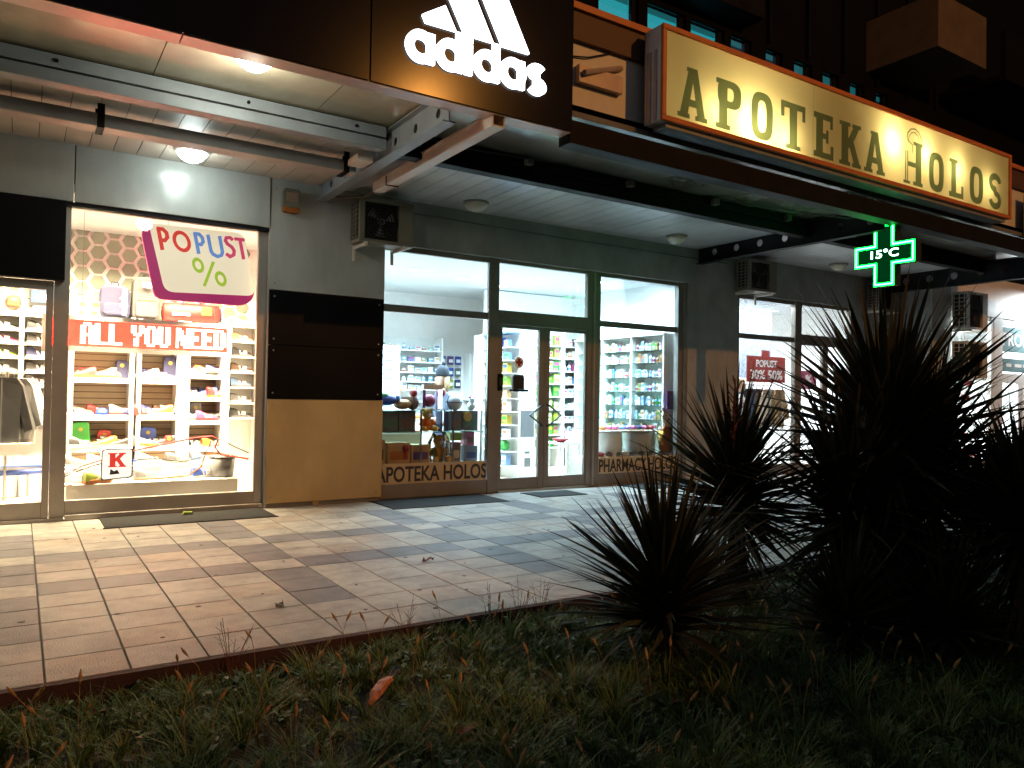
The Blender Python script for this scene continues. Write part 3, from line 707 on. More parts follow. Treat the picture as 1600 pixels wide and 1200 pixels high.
obj('casing', MB().box(X0 + 0.004, X1 - 0.004, -4.169, -3.931, Z0 + 0.004, Z0 + 0.014).box(X0 + 0.004, X1 - 0.004, -4.169, -3.931, Z1 - 0.014, Z1 - 0.004)
    .box(X0 + .004, X0 + .014, -4.169, -3.931, Z0 + .015, Z1 - .015).box(X1 - .014, X1 - .004, -4.169, -3.931, Z0 + .015, Z1 - .015), M['plastic'], t)
obj('side_rib', MB().box(X0 - 0.01, X0 + 0.003, -4.12, -4.08, Z0 + .02, Z1 - .25).box(X0 - 0.01, X0 + 0.003, -4.03, -3.97, Z0 + .02, Z1 - .25), M['pinkmetal'], t)
obj('drip_rail', MB().box(X0 + .1, X1 - .1, -4.16, -3.97, Z0 - 0.05, Z0 - 0.004), M['steel'], t)
for (x, z, wt) in ((7.05, 4.60, 22), (6.4, 4.62, 4), (7.6, 4.56, 5), (9.84, 4.97, 11), (10.65, 4.97, 7), (11.5, 4.90, 6), (12.4, 4.80, 3)):
    lo = point('lightbox_lamp', (x, -3.985, z), wt, (1.0, 0.93, 0.70), 0.05)
Y0, Y1 = -4.1995, -4.1905
def slab(mb, ch, x0, x1, z0, z1):
    W, H = x1 - x0, z1 - z0; k = [0]
    def U(u): return x0 + u * W
    def V(v): return z0 + v * H
    def poly(ps):
        mb.prism_xz([(U(u), V(v)) for u, v in ps], Y0 - 0.0004 * k[0], Y1); k[0] += 1
    def rect(a, b_, c, d_): poly([(a, c), (b_, c), (b_, d_), (a, d_)])
    def oval(uc, vc, ru, rv, iu, iv, p=2.6):
        def se(ru_, rv_):
            out = []
            for i in range(32):
                a = 2 * PI * i / 32; c_, s_ = math.cos(a), math.sin(a)
                out.append((U(uc + ru_ * math.copysign(abs(c_) ** (2 / p), c_)), V(vc + rv_ * math.copysign(abs(s_) ** (2 / p), s_))))
            return out
        mb.ring_xz(se(ru, rv), se(iu, iv), Y0 - 0.0004 * k[0], Y1); k[0] += 1
    if ch == 'A':
        poly([(0.02, 0), (0.3, 0), (0.57, 0.92), (0.57, 1), (0.36, 1)]); poly([(0.60, 1), (0.45, 1), (0.45, 0.92), (0.70, 0), (0.98, 0), (0.66, 1)])
        rect(0.25, 0.75, 0.24, 0.38); rect(-0.04, 0.40, 0, 0.09); rect(0.60, 1.04, 0, 0.09); rect(0.28, 0.66, 0.92, 1.0)
    elif ch == 'P':
        rect(0.12, 0.44, 0, 1); rect(0, 0.56, 0, 0.10); rect(0, 0.4, 0.90, 1.0)
        oval(0.52, 0.72, 0.46, 0.28, 0.16, 0.13, 3.0)
    elif ch == 'O': oval(0.5, 0.5, 0.5, 0.5, 0.19, 0.33, 3.0)
    elif ch == 'T':
        rect(0.34, 0.66, 0, 1); rect(0.2, 0.8, 0, 0.09); rect(0, 1, 0.87, 1.0); rect(0, 0.13, 0.66, 0.99); rect(0.87, 1, 0.66, 0.99)
    elif ch == 'E':
        rect(0.12, 0.46, 0, 1); rect(0, 1, 0, 0.13); rect(0, 0.96, 0.87, 1); rect(0.3, 0.74, 0.44, 0.57); rect(0.85, 1, 0.02, 0.32); rect(0.82, 0.96, 0.70, 0.99); rect(0.62, 0.74, 0.36, 0.65)
    elif ch == 'K':
        rect(0.1, 0.42, 0, 1); rect(0, 0.52, 0, 0.09); rect(0, 0.52, 0.91, 1)
        poly([(0.36, 0.36), (0.60, 0.50), (0.96, 0.95), (0.68, 0.95), (0.36, 0.56)]); poly([(0.44, 0.50), (0.72, 0.04), (1.0, 0.04), (0.66, 0.60)])
        rect(0.6, 1.02, 0.91, 1); rect(0.6, 1.04, 0, 0.09)
    elif ch == 'L':
        rect(0.14, 0.48, 0, 1); rect(0, 1, 0, 0.13); rect(0.02, 0.6, 0.91, 1); rect(0.84, 1, 0.02, 0.34)
    elif ch == 'H':
        rect(0.62, 0.92, 0, 1.08); rect(0.5, 1.0, 0, 0.09); rect(0.5, 1.0, 1.0, 1.09); rect(0.22, 0.7, 0.44, 0.56); rect(0.08, 0.13, 0, 0.82); rect(0.18, 0.23, 0, 0.82); rect(0.0, 0.34, 0, 0.07)
        cs = [(0.16 + 0.0, 1.12), (0.2, 1.26), (0.36, 1.38), (0.58, 1.42), (0.78, 1.36), (0.92, 1.22), (0.94, 1.08)]
        mm = MB(); stroke(mb, [(U(u), V(v)) for u, v in cs], 0.018, Y0 - 0.006, Y1)
        stroke(mb, [(U(0.5 + (u - 0.5) * 0.8), V(v - 0.09)) for u, v in cs], 0.014, Y0 - 0.0065, Y1)
        stroke(mb, [(U(0.16), V(1.12)), (U(0.3), V(1.04)), (U(0.46), V(1.0)), (U(0.46), V(0.8))], 0.014, Y0 - 0.007, Y1)
    elif ch == 'S':
        a = arc(0.5, 0.735, 0.34, math.radians(5), math.radians(262), 14); b_ = arc(0.5, 0.265, 0.34, math.radians(82), math.radians(-175), 14)
        pts = [(U(0.5 + (u - 0.5) * 1.02), V(0.735 + (v - 0.735) * 0.53)) for u, v in a] + [(U(0.5 + (u - 0.5) * 1.02), V(0.265 + (v - 0.265) * 0.53)) for u, v in b_]
        stroke(mb, pts, 0.098, Y0, Y1)
class Film:
    """collects flat shapes and cuts their union into one film sheet without overlaps"""
    def __init__(self): self.p = []
    def prism_xz(self, poly, y0, y1): self.p.append(list(poly))
    def ring_xz(self, o, i, y0, y1):
        n = len(o)
        for k in range(n): self.p.append([o[k], o[(k + 1) % n], i[(k + 1) % n], i[k]])
    def add(self, vs, fs):
        n = len(vs) // 4
        for k in range(n - 1): self.p.append([(vs[j][0], vs[j][2]) for j in (k, k + 1, n + k + 1, n + k)])
    def sheet(self, y, rows=120):
        z0 = min(q[1] for p in self.p for q in p); z1 = max(q[1] for p in self.p for q in p); mb = MB(); dz = (z1 - z0) / rows
        for r_ in range(rows):
            z = z0 + (r_ + .5) * dz; iv = []
            for p in self.p:
                xs = []
                for k in range(len(p)):
                    (xa, za), (xb, zb) = p[k], p[(k + 1) % len(p)]
                    if (za > z) != (zb > z): xs.append(xa + (z - za) / (zb - za) * (xb - xa))
                xs.sort(); iv += [(xs[k], xs[k + 1]) for k in range(0, len(xs) - 1, 2)]
            iv.sort(); out = []
            for a_, c_ in iv:
                if out and a_ <= out[-1][1] + 1e-4: out[-1][1] = max(out[-1][1], c_)
                else: out.append([a_, c_])
            for a_, c_ in out: mb.add([(a_, y, z - dz / 2), (c_, y, z - dz / 2), (c_, y, z + dz / 2), (a_, y, z + dz / 2)], [(0, 1, 2, 3)])
        return mb
for ch, a, b_ in (('A', 5.83, 6.25), ('P', 6.40, 6.82), ('O', 6.98, 7.365), ('T', 7.51, 7.965), ('E', 8.13, 8.53), ('K', 8.65, 9.10), ('A', 9.20, 9.64),
                  ('H', 10.10, 10.58), ('O', 10.735, 11.133), ('L', 11.28, 11.68), ('O', 11.86, 12.256), ('S', 12.42, 12.83)):
    g = Film(); slab(g, ch, a, b_, 4.475, 5.03)
    obj('letter', g.sheet(-4.1915), M['lettergreen'], t)

# green pharmacy cross hanging from the canopy front, its faces across the facade
t = thing('pharmacy_cross', 'glowing green cross sign showing 15°C under the canopy', 'sign', (10.5, -3.68, 3.6))
cy, cz, ah, aw = -3.68, 3.60, 0.45, 0.15
def cross_poly(h, wd): return [(-wd, -h), (wd, -h), (wd, -wd), (h, -wd), (h, wd), (wd, wd), (wd, h), (-wd, h), (-wd, wd), (-h, wd), (-h, -wd), (-wd, -wd)]
def to_x(mb, xs): mb.v = [(xs + y, cy - x, cz + z) for x, y, z in mb.v]; return mb
g = MB(); pz = cross_poly(ah, aw)
for (a, b_, c, d_) in ((-aw, aw, -ah, ah), (-ah, -aw - .0005, -aw, aw), (aw + .0005, ah, -aw, aw)): g.box(a, b_, 0.0, 0.17, c, d_)
obj('case', to_x(g, 10.5), M['black'], t)
g = MB()
for (a, b_, c, d_) in ((-aw + .03, aw - .03, -ah + .03, ah - .03), (-ah + .03, -aw + .0295, -aw + .03, aw - .03), (aw - .0295, ah - .03, -aw + .03, aw - .03)): g.box(a, b_, -0.006, -0.001, c, d_)
obj('display', to_x(g, 10.5), M['crossdim'], t)
def cross_outline():
    p = cross_poly(ah - 0.018, aw - 0.018)
    return [(x, -0.012, z) for x, z in p] + [(p[0][0], -0.012, p[0][1])]
g = MB(); po = cross_outline()
for i in range(12):
    (xa, _, za), (xb, _, zb) = po[i], po[i + 1]
    e_ = 0.024 if abs(xa - xb) > 1e-6 else -0.0242
    g.box(min(xa, xb) - abs(e_) + (.0005 if e_ < 0 else 0), max(xa, xb) + abs(e_), -0.0082 - .0004 * (i % 4), -0.0066, min(za, zb) - abs(e_), max(za, zb) + abs(e_))
obj('halo_band', to_x(g, 10.5), M['crosshalo'], t)
g = MB()
for i in range(12): g.tube([po[i], po[i + 1]], 0.009, 6)
obj('light_tube', to_x(g, 10.5), M['crossled'], t)
mbt, wd = text_mesh('15°C', 0.125, 1.0, 0.012, 0.002)
mbt.v = [(a * 0.42 / wd - 0.20, b_ - 0.009, c - 0.045) for a, b_, c in mbt.v]
obj('digits', to_x(mbt, 10.5), M['crosstext'], t)
obj('hanger', MB().box(10.56, 10.62, -3.72, -3.64, 4.055, 4.0).box(10.54, 10.64, -3.74, -3.62, 4.051, 3.98), M['darksteel'], t)
# popust sign in the first window, given a glow to look lit: slanted board with thick magenta edge
t = thing('sale_sign', 'slanted cream sale board reading POPUST % with magenta edge', 'sign', (1.9, 0.25, 3.05))
def rounded(pts, r, n=5):
    out = []
    for i in range(len(pts)):
        p0, p1, p2 = Vector(pts[i - 1]), Vector(pts[i]), Vector(pts[(i + 1) % len(pts)])
        a = p1 + (p0 - p1).normalized() * r; b_ = p1 + (p2 - p1).normalized() * r
        for j in range(n + 1):
            s = j / n; out.append(tuple((1 - s) ** 2 * a + 2 * s * (1 - s) * p1 + s * s * b_))
    return out
bd = rounded([(1.47, 2.67), (2.56, 2.71), (2.39, 3.51), (1.27, 3.49)], 0.11)
obj('board_edge', MB().prism_xz(rounded([(1.36, 2.575), (2.43, 2.57), (2.56, 2.70), (2.39, 3.505), (1.27, 3.49), (1.185, 3.40)], 0.10), 0.152, 0.20), M['glowmagenta'], t)
obj('board_face', MB().prism_xz(bd, 0.14, 0.151), M['popface'], t)
Y0, Y1 = 0.133, 0.139
def sx(u, v): return (1.44 + (u) * 1.0 + (0.13 if True else 0) * 0 + u * 0.0 + (v * -0.165), 2.70 + v * 0.80)
def seg(pts): return [sx(u, v) for u, v in pts]
g = MB(); stroke(g, seg([(0.09, 0.60), (0.09, 0.93)]), 0.045, Y0, Y1); stroke(g, seg([(0.07, 0.92), (0.14, 0.92), (0.175, 0.87), (0.175, 0.80), (0.14, 0.75), (0.09, 0.75)]), 0.045, Y0 - .0005, Y1); obj('letter', g, M['glowred'], t)
g = MB(); oo = [(0.335 + 0.105 * math.cos(2 * PI * i / 24), 0.765 + 0.165 * math.sin(2 * PI * i / 24)) for i in range(24)]; ii = [(0.335 + 0.064 * math.cos(2 * PI * i / 24), 0.765 + 0.108 * math.sin(2 * PI * i / 24)) for i in range(24)]
g.ring_xz(seg(oo), seg(ii), Y0, Y1); obj('letter', g, M['glowred'], t)
g = MB(); stroke(g, seg([(0.51, 0.60), (0.51, 0.92)]), 0.042, Y0, Y1); stroke(g, seg([(0.49, 0.91), (0.56, 0.91), (0.59, 0.86), (0.59, 0.80), (0.56, 0.75), (0.51, 0.75)]), 0.042, Y0 - .0005, Y1); obj('letter', g, M['glowblue'], t)
g = MB(); stroke(g, seg([(0.665, 0.92), (0.665, 0.70)] + [(0.735 + 0.07 * math.cos(a), 0.68 + 0.09 * math.sin(a)) for a in [math.radians(x) for x in (190, 225, 270, 315, 350)]] + [(0.805, 0.70), (0.805, 0.92)]), 0.042, Y0, Y1); obj('letter', g, M['glowblue'], t)
g = MB(); stroke(g, seg([(0.965, 0.88), (0.935, 0.915), (0.885, 0.905), (0.868, 0.86), (0.885, 0.81), (0.935, 0.765), (0.955, 0.71), (0.94, 0.645), (0.89, 0.61), (0.845, 0.65)]), 0.042, Y0, Y1); obj('letter', g, M['glowpink'], t)
g = MB(); stroke(g, seg([(0.985, 0.905), (1.115, 0.905)]), 0.042, Y0, Y1); stroke(g, seg([(1.055, 0.88), (1.055, 0.59)]), 0.042, Y0 - .0005, Y1); obj('letter', g, M['glowpink'], t)
g = MB()
for (uc, vc) in ((0.475, 0.42), (0.72, 0.24)):
    oo = [(uc + 0.07 * math.cos(2 * PI * i / 20), vc + 0.12 * math.sin(2 * PI * i / 20)) for i in range(20)]; ii = [(uc + 0.036 * math.cos(2 * PI * i / 20), vc + 0.066 * math.sin(2 * PI * i / 20)) for i in range(20)]
    g.ring_xz(seg(oo), seg(ii), Y0, Y1)
stroke(g, seg([(0.50, 0.10), (0.67, 0.50)]), 0.036, Y0 - .0006, Y1)
obj('percent_mark', g, M['glowlime'], t)
obj('wire', MB().tube([(1.5, 0.22, 3.48), (1.5, 0.22, 3.72)], 0.004, 5).tube([(2.25, 0.22, 3.5), (2.25, 0.22, 3.72)], 0.004, 5), M['chrome'], t)

# red running-text display
t = thing('led_display', 'red light display reading ALL YOU NEED in a white frame', 'sign', (1.3, 0.3, 2.1))
obj('frame', MB().box(0.20, 2.30, 0.26, 0.36, 2.272, 2.325).box(0.20, 2.30, 0.26, 0.36, 1.905, 1.962).box(2.245, 2.30, 0.26, 0.36, 1.963, 2.271).box(0.20, 0.25, .26, .36, 1.963, 2.271).box(0.251, 2.244, 0.34, 0.36, 1.963, 2.271), M['shelfwhite'], t)
obj('screen', MB().box(0.251, 2.244, 0.30, 0.338, 1.963, 2.271), M['ledred'], t)
FONT = {'A': ['01110', '11011', '11011', '11011', '11111', '11011', '11011', '11011'], 'L': ['11000'] * 7 + ['11111'], 'Y': ['11011', '11011', '11011', '01110', '00100', '01100', '01100', '01100'],
        'O': ['01110', '11011', '11011', '11011', '11011', '11011', '11011', '01110'], 'U': ['11011'] * 7 + ['01110'], 'N': ['11001', '11101', '11101', '11111', '11111', '10111', '10111', '10011'],
        'E': ['11111', '11000', '11000', '11110', '11110', '11000', '11000', '11111'], 'D': ['11110', '11011', '11011', '11011', '11011', '11011', '11011', '11110']}
xa, px_, pz_ = 0.575, 0.0292, 0.0315
for word, xs0 in (('ALL', 0.585), ('YOU', 1.125), ('NEED', 1.635)):
    for q, ch in enumerate(word):
        g = MB()
        for r_, row in enumerate(FONT[ch]):
            c0 = None
            for c_ in range(6):
                on = c_ < 5 and row[c_] == '1'
                if on and c0 is None: c0 = c_
                if not on and c0 is not None:
                    g.box(xs0 + q * 0.15 + c0 * px_ + .001, xs0 + q * 0.15 + c_ * px_ - .001, 0.292, 0.2995, 2.246 - (r_ + 1) * pz_ + .0012, 2.246 - r_ * pz_ - .0012); c0 = None
        obj('letter', g, M['ledwhite'], t)
obj('wire', MB().tube([(0.6, 0.33, 2.33), (0.6, 0.33, 3.7)], 0.004, 5).tube([(2.1, 0.33, 2.33), (2.1, 0.33, 3.7)], 0.004, 5), M['chrome'], t)

# name strips at the foot of the pharmacy glass
t = thing('name_strip', 'pale strip with black letters APOTEKA HOLOS below the left pharmacy glass', 'sign', (5.1, -0.04, 0.18), 'name strips on the pharmacy glass')
obj('strip', MB().box(4.294, 6.022, -0.036, -0.031, 0.182, 0.468), M['strip'], t)
text_obj('lettering', 'APOTEKA HOLOS', 4.20, 6.015, -0.040, 0.205, 0.225, M['letterblack'], t, offset=0.022, depth=0.0015)
obj('strip_end', MB().box(4.262, 4.293, -0.05, -0.037, 0.182, 0.468), M['aludark'], t)
t = thing('name_strip', 'pale strip with black letters PHARMACY HOLOS below the right pharmacy glass', 'sign', (9.1, -0.04, 0.18), 'name strips on the pharmacy glass')
obj('strip', MB().box(8.207, 10.02, -0.036, -0.031, 0.178, 0.445), M['strip'], t)
text_obj('lettering', 'PHARMACY HOLOS', 8.225, 10.01, -0.040, 0.195, 0.222, M['letterblack'], t, offset=0.022, depth=0.0015)
# door stickers
t = thing('cross_sticker', 'round white sticker with a red cross on the pharmacy door', 'sticker', (6.60, -0.015, 1.99))
obj('disc', MB().lathe([(0.092, -0.004), (0.092, 0.0)], (6.60, -0.005, 1.99), 24, 'y'), M['white'], t)
obj('cross_mark', MB().box(6.578, 6.622, -0.0145, -0.010, 1.93, 2.05).box(6.54, 6.577, -0.014, -0.010, 1.968, 2.012).box(6.623, 6.66, -0.014, -0.010, 1.968, 2.012), M['red'], t)
t = thing('night_hatch', 'dark box with a small tray fixed on the left door leaf', 'hatch', (6.57, -0.03, 1.65))
obj('case', MB().box(6.47, 6.68, -0.05, -0.002, 1.57, 1.76).prism_xz([(6.47, 1.761), (6.68, 1.761), (6.66, 1.80), (6.49, 1.80)], -0.048, -0.002), M['black'], t, bevel=0.008)
obj('tray', MB().box(6.43, 6.71, -0.12, -0.002, 1.53, 1.568), M['darksteel'], t)
t = thing('keypad', 'slim dark keypad fixed on the left door post', 'keypad', (6.22, -0.05, 1.65))
obj('case', MB().box(6.185, 6.265, -0.075, -0.041, 1.54, 1.80), M['darksteel'], t, bevel=0.006)
obj('key_panel', MB().box(6.20, 6.25, -0.0775, -0.0755, 1.62, 1.74), M['black'], t)

# red sale posters in the clothes shop
t = thing('sale_poster', 'red sale poster reading POPUST above a clothes rail', 'poster', (13.2, 0.6, 2.1), 'red sale posters in the clothes shop')
obj('sheet', MB().box(12.66, 13.90, 0.6, 0.612, 1.84, 2.39), M['red'], t)
text_obj('lettering', 'POPUST', 12.95, 13.62, 0.597, 2.16, 0.15, M['white'], t, offset=0.02, depth=0.001)
text_obj('lettering', '30% 50%', 12.76, 13.80, 0.597, 1.90, 0.20, M['white'], t, offset=0.02, depth=0.001)
obj('tab', MB().box(13.12, 13.38, 0.601, 0.611, 2.391, 2.52), M['red'], t)
t = thing('sale_poster', 'pink sale card behind the clothes shop door', 'poster', (14.6, 0.6, 1.95), 'red sale posters in the clothes shop')
obj('sheet', MB().box(14.40, 14.98, 0.6, 0.612, 1.72, 2.13), M['pink'], t)
text_obj('lettering', '%', 14.58, 14.8, 0.597, 1.82, 0.22, M['white'], t, offset=0.02, depth=0.001)
# house shop name board
t = thing('shop_name_board', 'teal board with white capitals over the white framed shop door', 'sign', (20.5, -1.1, 2.9))
obj('board', MB().box(19.64, 24, -1.115, -1.09, 2.72, 3.31).box(19.64, 24, -1.113, -1.09, 2.24, 2.56), M['teal'], t)
text_obj('lettering', 'PROHOUSE', 19.68, 22.3, -1.118, 2.86, 0.32, M['white'], t, offset=0.02, depth=0.0015)
g = MB()
for q in range(7): g.box(19.85 + q * 0.42, 20.1 + q * 0.42 + 0.1 * (q % 2), -1.1165, -1.1135, 2.36, 2.44)
obj('small_print', g, M['white'], t)
t = thing('neighbour_board', 'pale blue sign board beyond the end of the yellow sign', 'sign', (16, -4.0, 4.7))
obj('board', MB().box(14.2, 16.5, -4.02, -3.97, 4.30, 4.98), M['cloudboard'], t, bevel=0.01)
obj('board_rim', MB().box(14.18, 16.52, -3.968, -3.92, 4.28, 5.0), M['steel'], t)

# ------------------------------------------------------------------ lamps, air conditioners, alarm, mats
def dome(loc, lit, label):
    t = thing('dome_lamp', label, 'ceiling lamp', loc, 'dome lamps under the canopy')
    x, y, z = loc
    obj('base', MB().lathe([(0.17, -0.03), (0.185, -0.02), (0.185, 0.0)], loc, 24), M['acgrey' if not lit else 'plastic'], t, smooth=False)
    obj('diffuser', MB().lathe([(0.02, -0.135), (0.07, -0.128), (0.115, -0.10), (0.15, -0.06), (0.165, -0.031)], loc, 24), M['lamp_on' if lit else 'lamp_off'], t, smooth=True)
    return t
dome((1.60, -0.70, 4.219), True, 'lit dome lamp on the slatted ceiling near the wall above the first window')
point('dome_bulb', (1.60, -0.70, 4.02), 6, (0.86, 1.0, 0.95), 0.12)
dome((1.62, -3.40, 4.333), True, 'lit dome lamp on the smooth sheet behind the black fascia')
point('dome_bulb', (1.62, -3.40, 4.14), 40, (1.0, 0.92, 0.72), 0.12)
dome((5.42, -0.62, 4.219), False, 'unlit dome lamp over the left pharmacy window')
dome((9.30, -0.70, 4.219), False, 'unlit dome lamp over the right pharmacy window')
dome((13.75, -0.75, 4.219), False, 'unlit dome lamp over the clothes shop window')

def ac(x0, y0, z0, W, D, H, label, mt='acgrey', fan=True):
    """outdoor unit with its back to the wall, front at y0"""
    t = thing('air_conditioner', label, 'air conditioner', (x0 + W / 2, y0 + D / 2, z0), 'outdoor air conditioning units')
    obj('casing', MB().box(x0 + 0.05, x0 + W, y0, y0 + D, z0 + H - 0.05, z0 + H).box(x0 + 0.05, x0 + W, y0, y0 + D, z0, z0 + 0.05).box(x0 + W - 0.22, x0 + W, y0, y0 + D, z0 + 0.051, z0 + H - 0.051)
        .box(x0 + 0.05, x0 + 0.13, y0, y0 + D, z0 + 0.051, z0 + H - 0.051).box(x0 + 0.131, x0 + W - 0.221, y0 + D - 0.03, y0 + D, z0 + 0.051, z0 + H - 0.051), M[mt], t, bevel=0.008)
    cx, cz, r = x0 + 0.13 + (W - 0.35) / 2, z0 + H / 2, (W - 0.37) / 2
    obj('front_opening', MB().box(x0 + 0.131, x0 + W - 0.221, y0 + 0.06, y0 + 0.07, z0 + 0.051, z0 + H - 0.051), M['black'], t)
    g = MB()
    for q in range(5): ring(g, cx, cz, r * (1 - q * 0.19), r * (1 - q * 0.19) - 0.008, y0 + 0.004, y0 + 0.012, 24)
    for q in range(8):
        a = q * PI / 4; g.tube([(cx, y0 + 0.016, cz), (cx + r * math.cos(a), y0 + 0.016, cz + r * math.sin(a))], 0.004, 4)
    obj('fan_grille', g, M['darksteel'], t)
    g = MB(); g.lathe([(0.05, 0), (0.05, 0.03)], (cx, y0 + 0.02, cz), 12, 'y')
    for q in range(3):
        a = q * 2 * PI / 3 + .4; g.prism_xz([(cx + .05 * math.cos(a), cz + .05 * math.sin(a)), (cx + r * .9 * math.cos(a - .3), cz + r * .9 * math.sin(a - .3)), (cx + r * .9 * math.cos(a + .35), cz + r * .9 * math.sin(a + .35))], y0 + 0.03, y0 + 0.036)
    obj('fan', g, M['grey'], t)
    g = MB()
    for q in range(9): zz = z0 + 0.06 + (H - 0.12) * q / 8; g.box(x0 + 0.035, x0 + 0.049, y0 + 0.04, y0 + D - 0.02, zz, zz + 0.012)
    for q in range(3): yy = y0 + 0.06 + (D - 0.12) * q / 2; g.box(x0 + 0.02, x0 + 0.034, yy, yy + 0.015, z0 + 0.05, z0 + H - 0.04)
    obj('side_grille', g, M[mt], t)
    obj('coil', MB().box(x0 + 0.0495, x0 + 0.0499, y0 + 0.04, y0 + D - 0.02, z0 + 0.05, z0 + H - 0.05), M['black'], t)
    for s in (0.12, W - 0.16):
        obj('bracket', MB().box(x0 + s, x0 + s + 0.04, y0 - 0.03, y0 + D + 0.12, z0 - 0.045, z0 - 0.002).prism_xz([(x0 + s, z0 - 0.04), (x0 + s + 0.035, z0 - 0.04), (x0 + s + 0.035, z0 - 0.2), (x0 + s, z0 - 0.2)], y0 + D + 0.09, y0 + D + 0.119), M['cream'], t)
    return t
ac(3.66, -0.52, 3.47, 0.84, 0.30, 0.60, 'air conditioner on the pillar top beside the pharmacy window')
ac(11.35, -0.48, 3.52, 0.86, 0.30, 0.60, 'air conditioner above the left edge of the clothes shop window')
ac(15.55, -0.50, 3.46, 0.80, 0.30, 0.62, 'air conditioner between the clothes shop window and the return wall')
ac(17.12, -1.56, 3.08, 0.90, 0.34, 0.82, 'upper air conditioner of the pair beside the white framed shop', 'plastic')
ac(17.12, -1.56, 2.02, 0.90, 0.34, 0.80, 'lower air conditioner of the pair beside the white framed shop', 'plastic')
t = thing('alarm_siren', 'rounded alarm siren with amber base on the grey pillar', 'alarm', (2.9, -0.14, 3.95))
obj('housing', MB().prism_xz(rounded([(2.79, 3.86), (3.03, 3.86), (3.02, 4.10), (2.80, 4.10)], 0.04), -0.20, -0.101), M['acgrey'], t)
obj('flash_lens', MB().prism_xz(rounded([(2.81, 3.80), (3.01, 3.80), (3.02, 3.858), (2.80, 3.858)], 0.02), -0.19, -0.101), M['oran'], t)
obj('grille', MB().box(2.83, 2.99, -0.205, -0.201, 3.93, 4.05), M['chrome'], t)
t = thing('spot_lamp', 'small spotlight on an arm over the white framed shop', 'lamp', (20.6, -1.5, 4.0))
obj('arm', MB().tube([(21.0, -1.14, 4.05), (21.0, -1.6, 4.12)], 0.02, 8), M['white'], t)
obj('head', MB().lathe([(0.10, 0), (0.12, 0.12), (0.05, 0.2)], (21.0, -1.66, 4.0), 14), M['white'], t)
area('shop_spot', (21.0, -1.66, 3.98), (math.radians(28), 0, 0), 0.2, 0.2, 110, (0.9, 0.97, 1.0))
def mat_rug(x0, x1, y0, y1, label):
    t = thing('door_mat', label, 'mat', ((x0 + x1) / 2, (y0 + y1) / 2, GZ), 'dark mats before the shop fronts')
    obj('mat', MB().box(x0, x1, y0, y1, GZ + 0.002, GZ + 0.014), M['rubber'], t)
    for ya, yb in ((y0 - .02, y0 - .001), (y1 + .001, y1 + .02)): obj('mat_rim', MB().box(x0 - .02, x1 + .02, ya, yb, GZ + .002, GZ + .012), M['black'], t)
mat_rug(0.80, 2.62, -0.82, -0.12, 'long dark mat below the sport shop window')
mat_rug(4.10, 5.85, -0.92, -0.12, 'long dark mat below the left pharmacy window')
mat_rug(6.50, 7.35, -0.80, -0.30, 'small dark mat before the pharmacy door')
mat_rug(8.6, 10.0, -0.75, -0.12, 'long dark mat below the right pharmacy window')

# ------------------------------------------------------------------ sport shop interior
def shelf_unit(name, label, x0, x1, yf, yb, zs, side=0.03, board=0.03, back='slatwall', zt=None, z0=GZ, cat='shelf unit', mt='shelfwhite', glass=False):
    t = thing(name, label, cat, ((x0 + x1) / 2, yb, z0))
    zt = zt or (max(zs) + 0.02)
    for a, b_ in ((x0, x0 + side), (x1 - side, x1)): obj('side_panel', MB().box(a, b_, yf, yb, z0, zt), M[mt], t)
    obj('back_panel', MB().box(x0 + side, x1 - side, yb - 0.012, yb, z0, zt), M[back], t)
    if back == 'slatwall':
        g = MB(); z = z0 + 0.1
        while z < zt - .05: g.box(x0 + side, x1 - side, yb - 0.0125, yb - 0.0121, z, z + 0.012); z += 0.09
        obj('slat_groove', g, M['brown'], t)
    for z in zs: obj('shelf_board', MB().box(x0 + side + .001, x1 - side - .001, yf, yb - 0.013, z - board, z), M['glassgreen'] if glass else M[mt], t)
    return t
shelf_unit('shelf_unit', 'white shelf unit with tan back behind the left half of the window', 0.56, 1.36, 1.96, 2.40, [0.66, 1.10, 1.62, 2.10, 2.46], board=0.07, side=0.05)
shelf_unit('shelf_unit', 'white shelf unit with tan back behind the middle of the window', 1.40, 1.98, 1.96, 2.40, [0.66, 1.10, 1.62, 2.10, 2.46], board=0.07, side=0.05)
shelf_unit('shelf_unit', 'white shelf unit with tan back right of the window middle', 1.99, 2.66, 1.96, 2.40, [0.62, 1.02, 1.37, 1.70, 2.10, 2.46], board=0.06, side=0.11)
shelf_unit('shoe_rack', 'narrow white shoe rack at the right end of the sport shop', 2.67, 3.10, 2.06, 2.40, [1.06, 1.29, 1.53, 1.76, 2.0, 2.23, 2.47], board=0.022, side=0.012, back='shelfwhite', zt=2.6)
shelf_unit('shoe_rack', 'white shoe rack behind the glass door, left column', -0.62, 0.00, 2.06, 2.40, [1.30, 1.49, 1.68, 1.87, 2.06, 2.24, 2.44], board=0.02, side=0.02, back='shelfwhite', zt=2.5)
shelf_unit('shoe_rack', 'white shoe rack behind the glass door, right column', 0.01, 0.46, 2.06, 2.40, [1.12, 1.30, 1.49, 1.68, 1.87, 2.06, 2.24, 2.44], board=0.02, side=0.02, back='shelfwhite', zt=2.5)
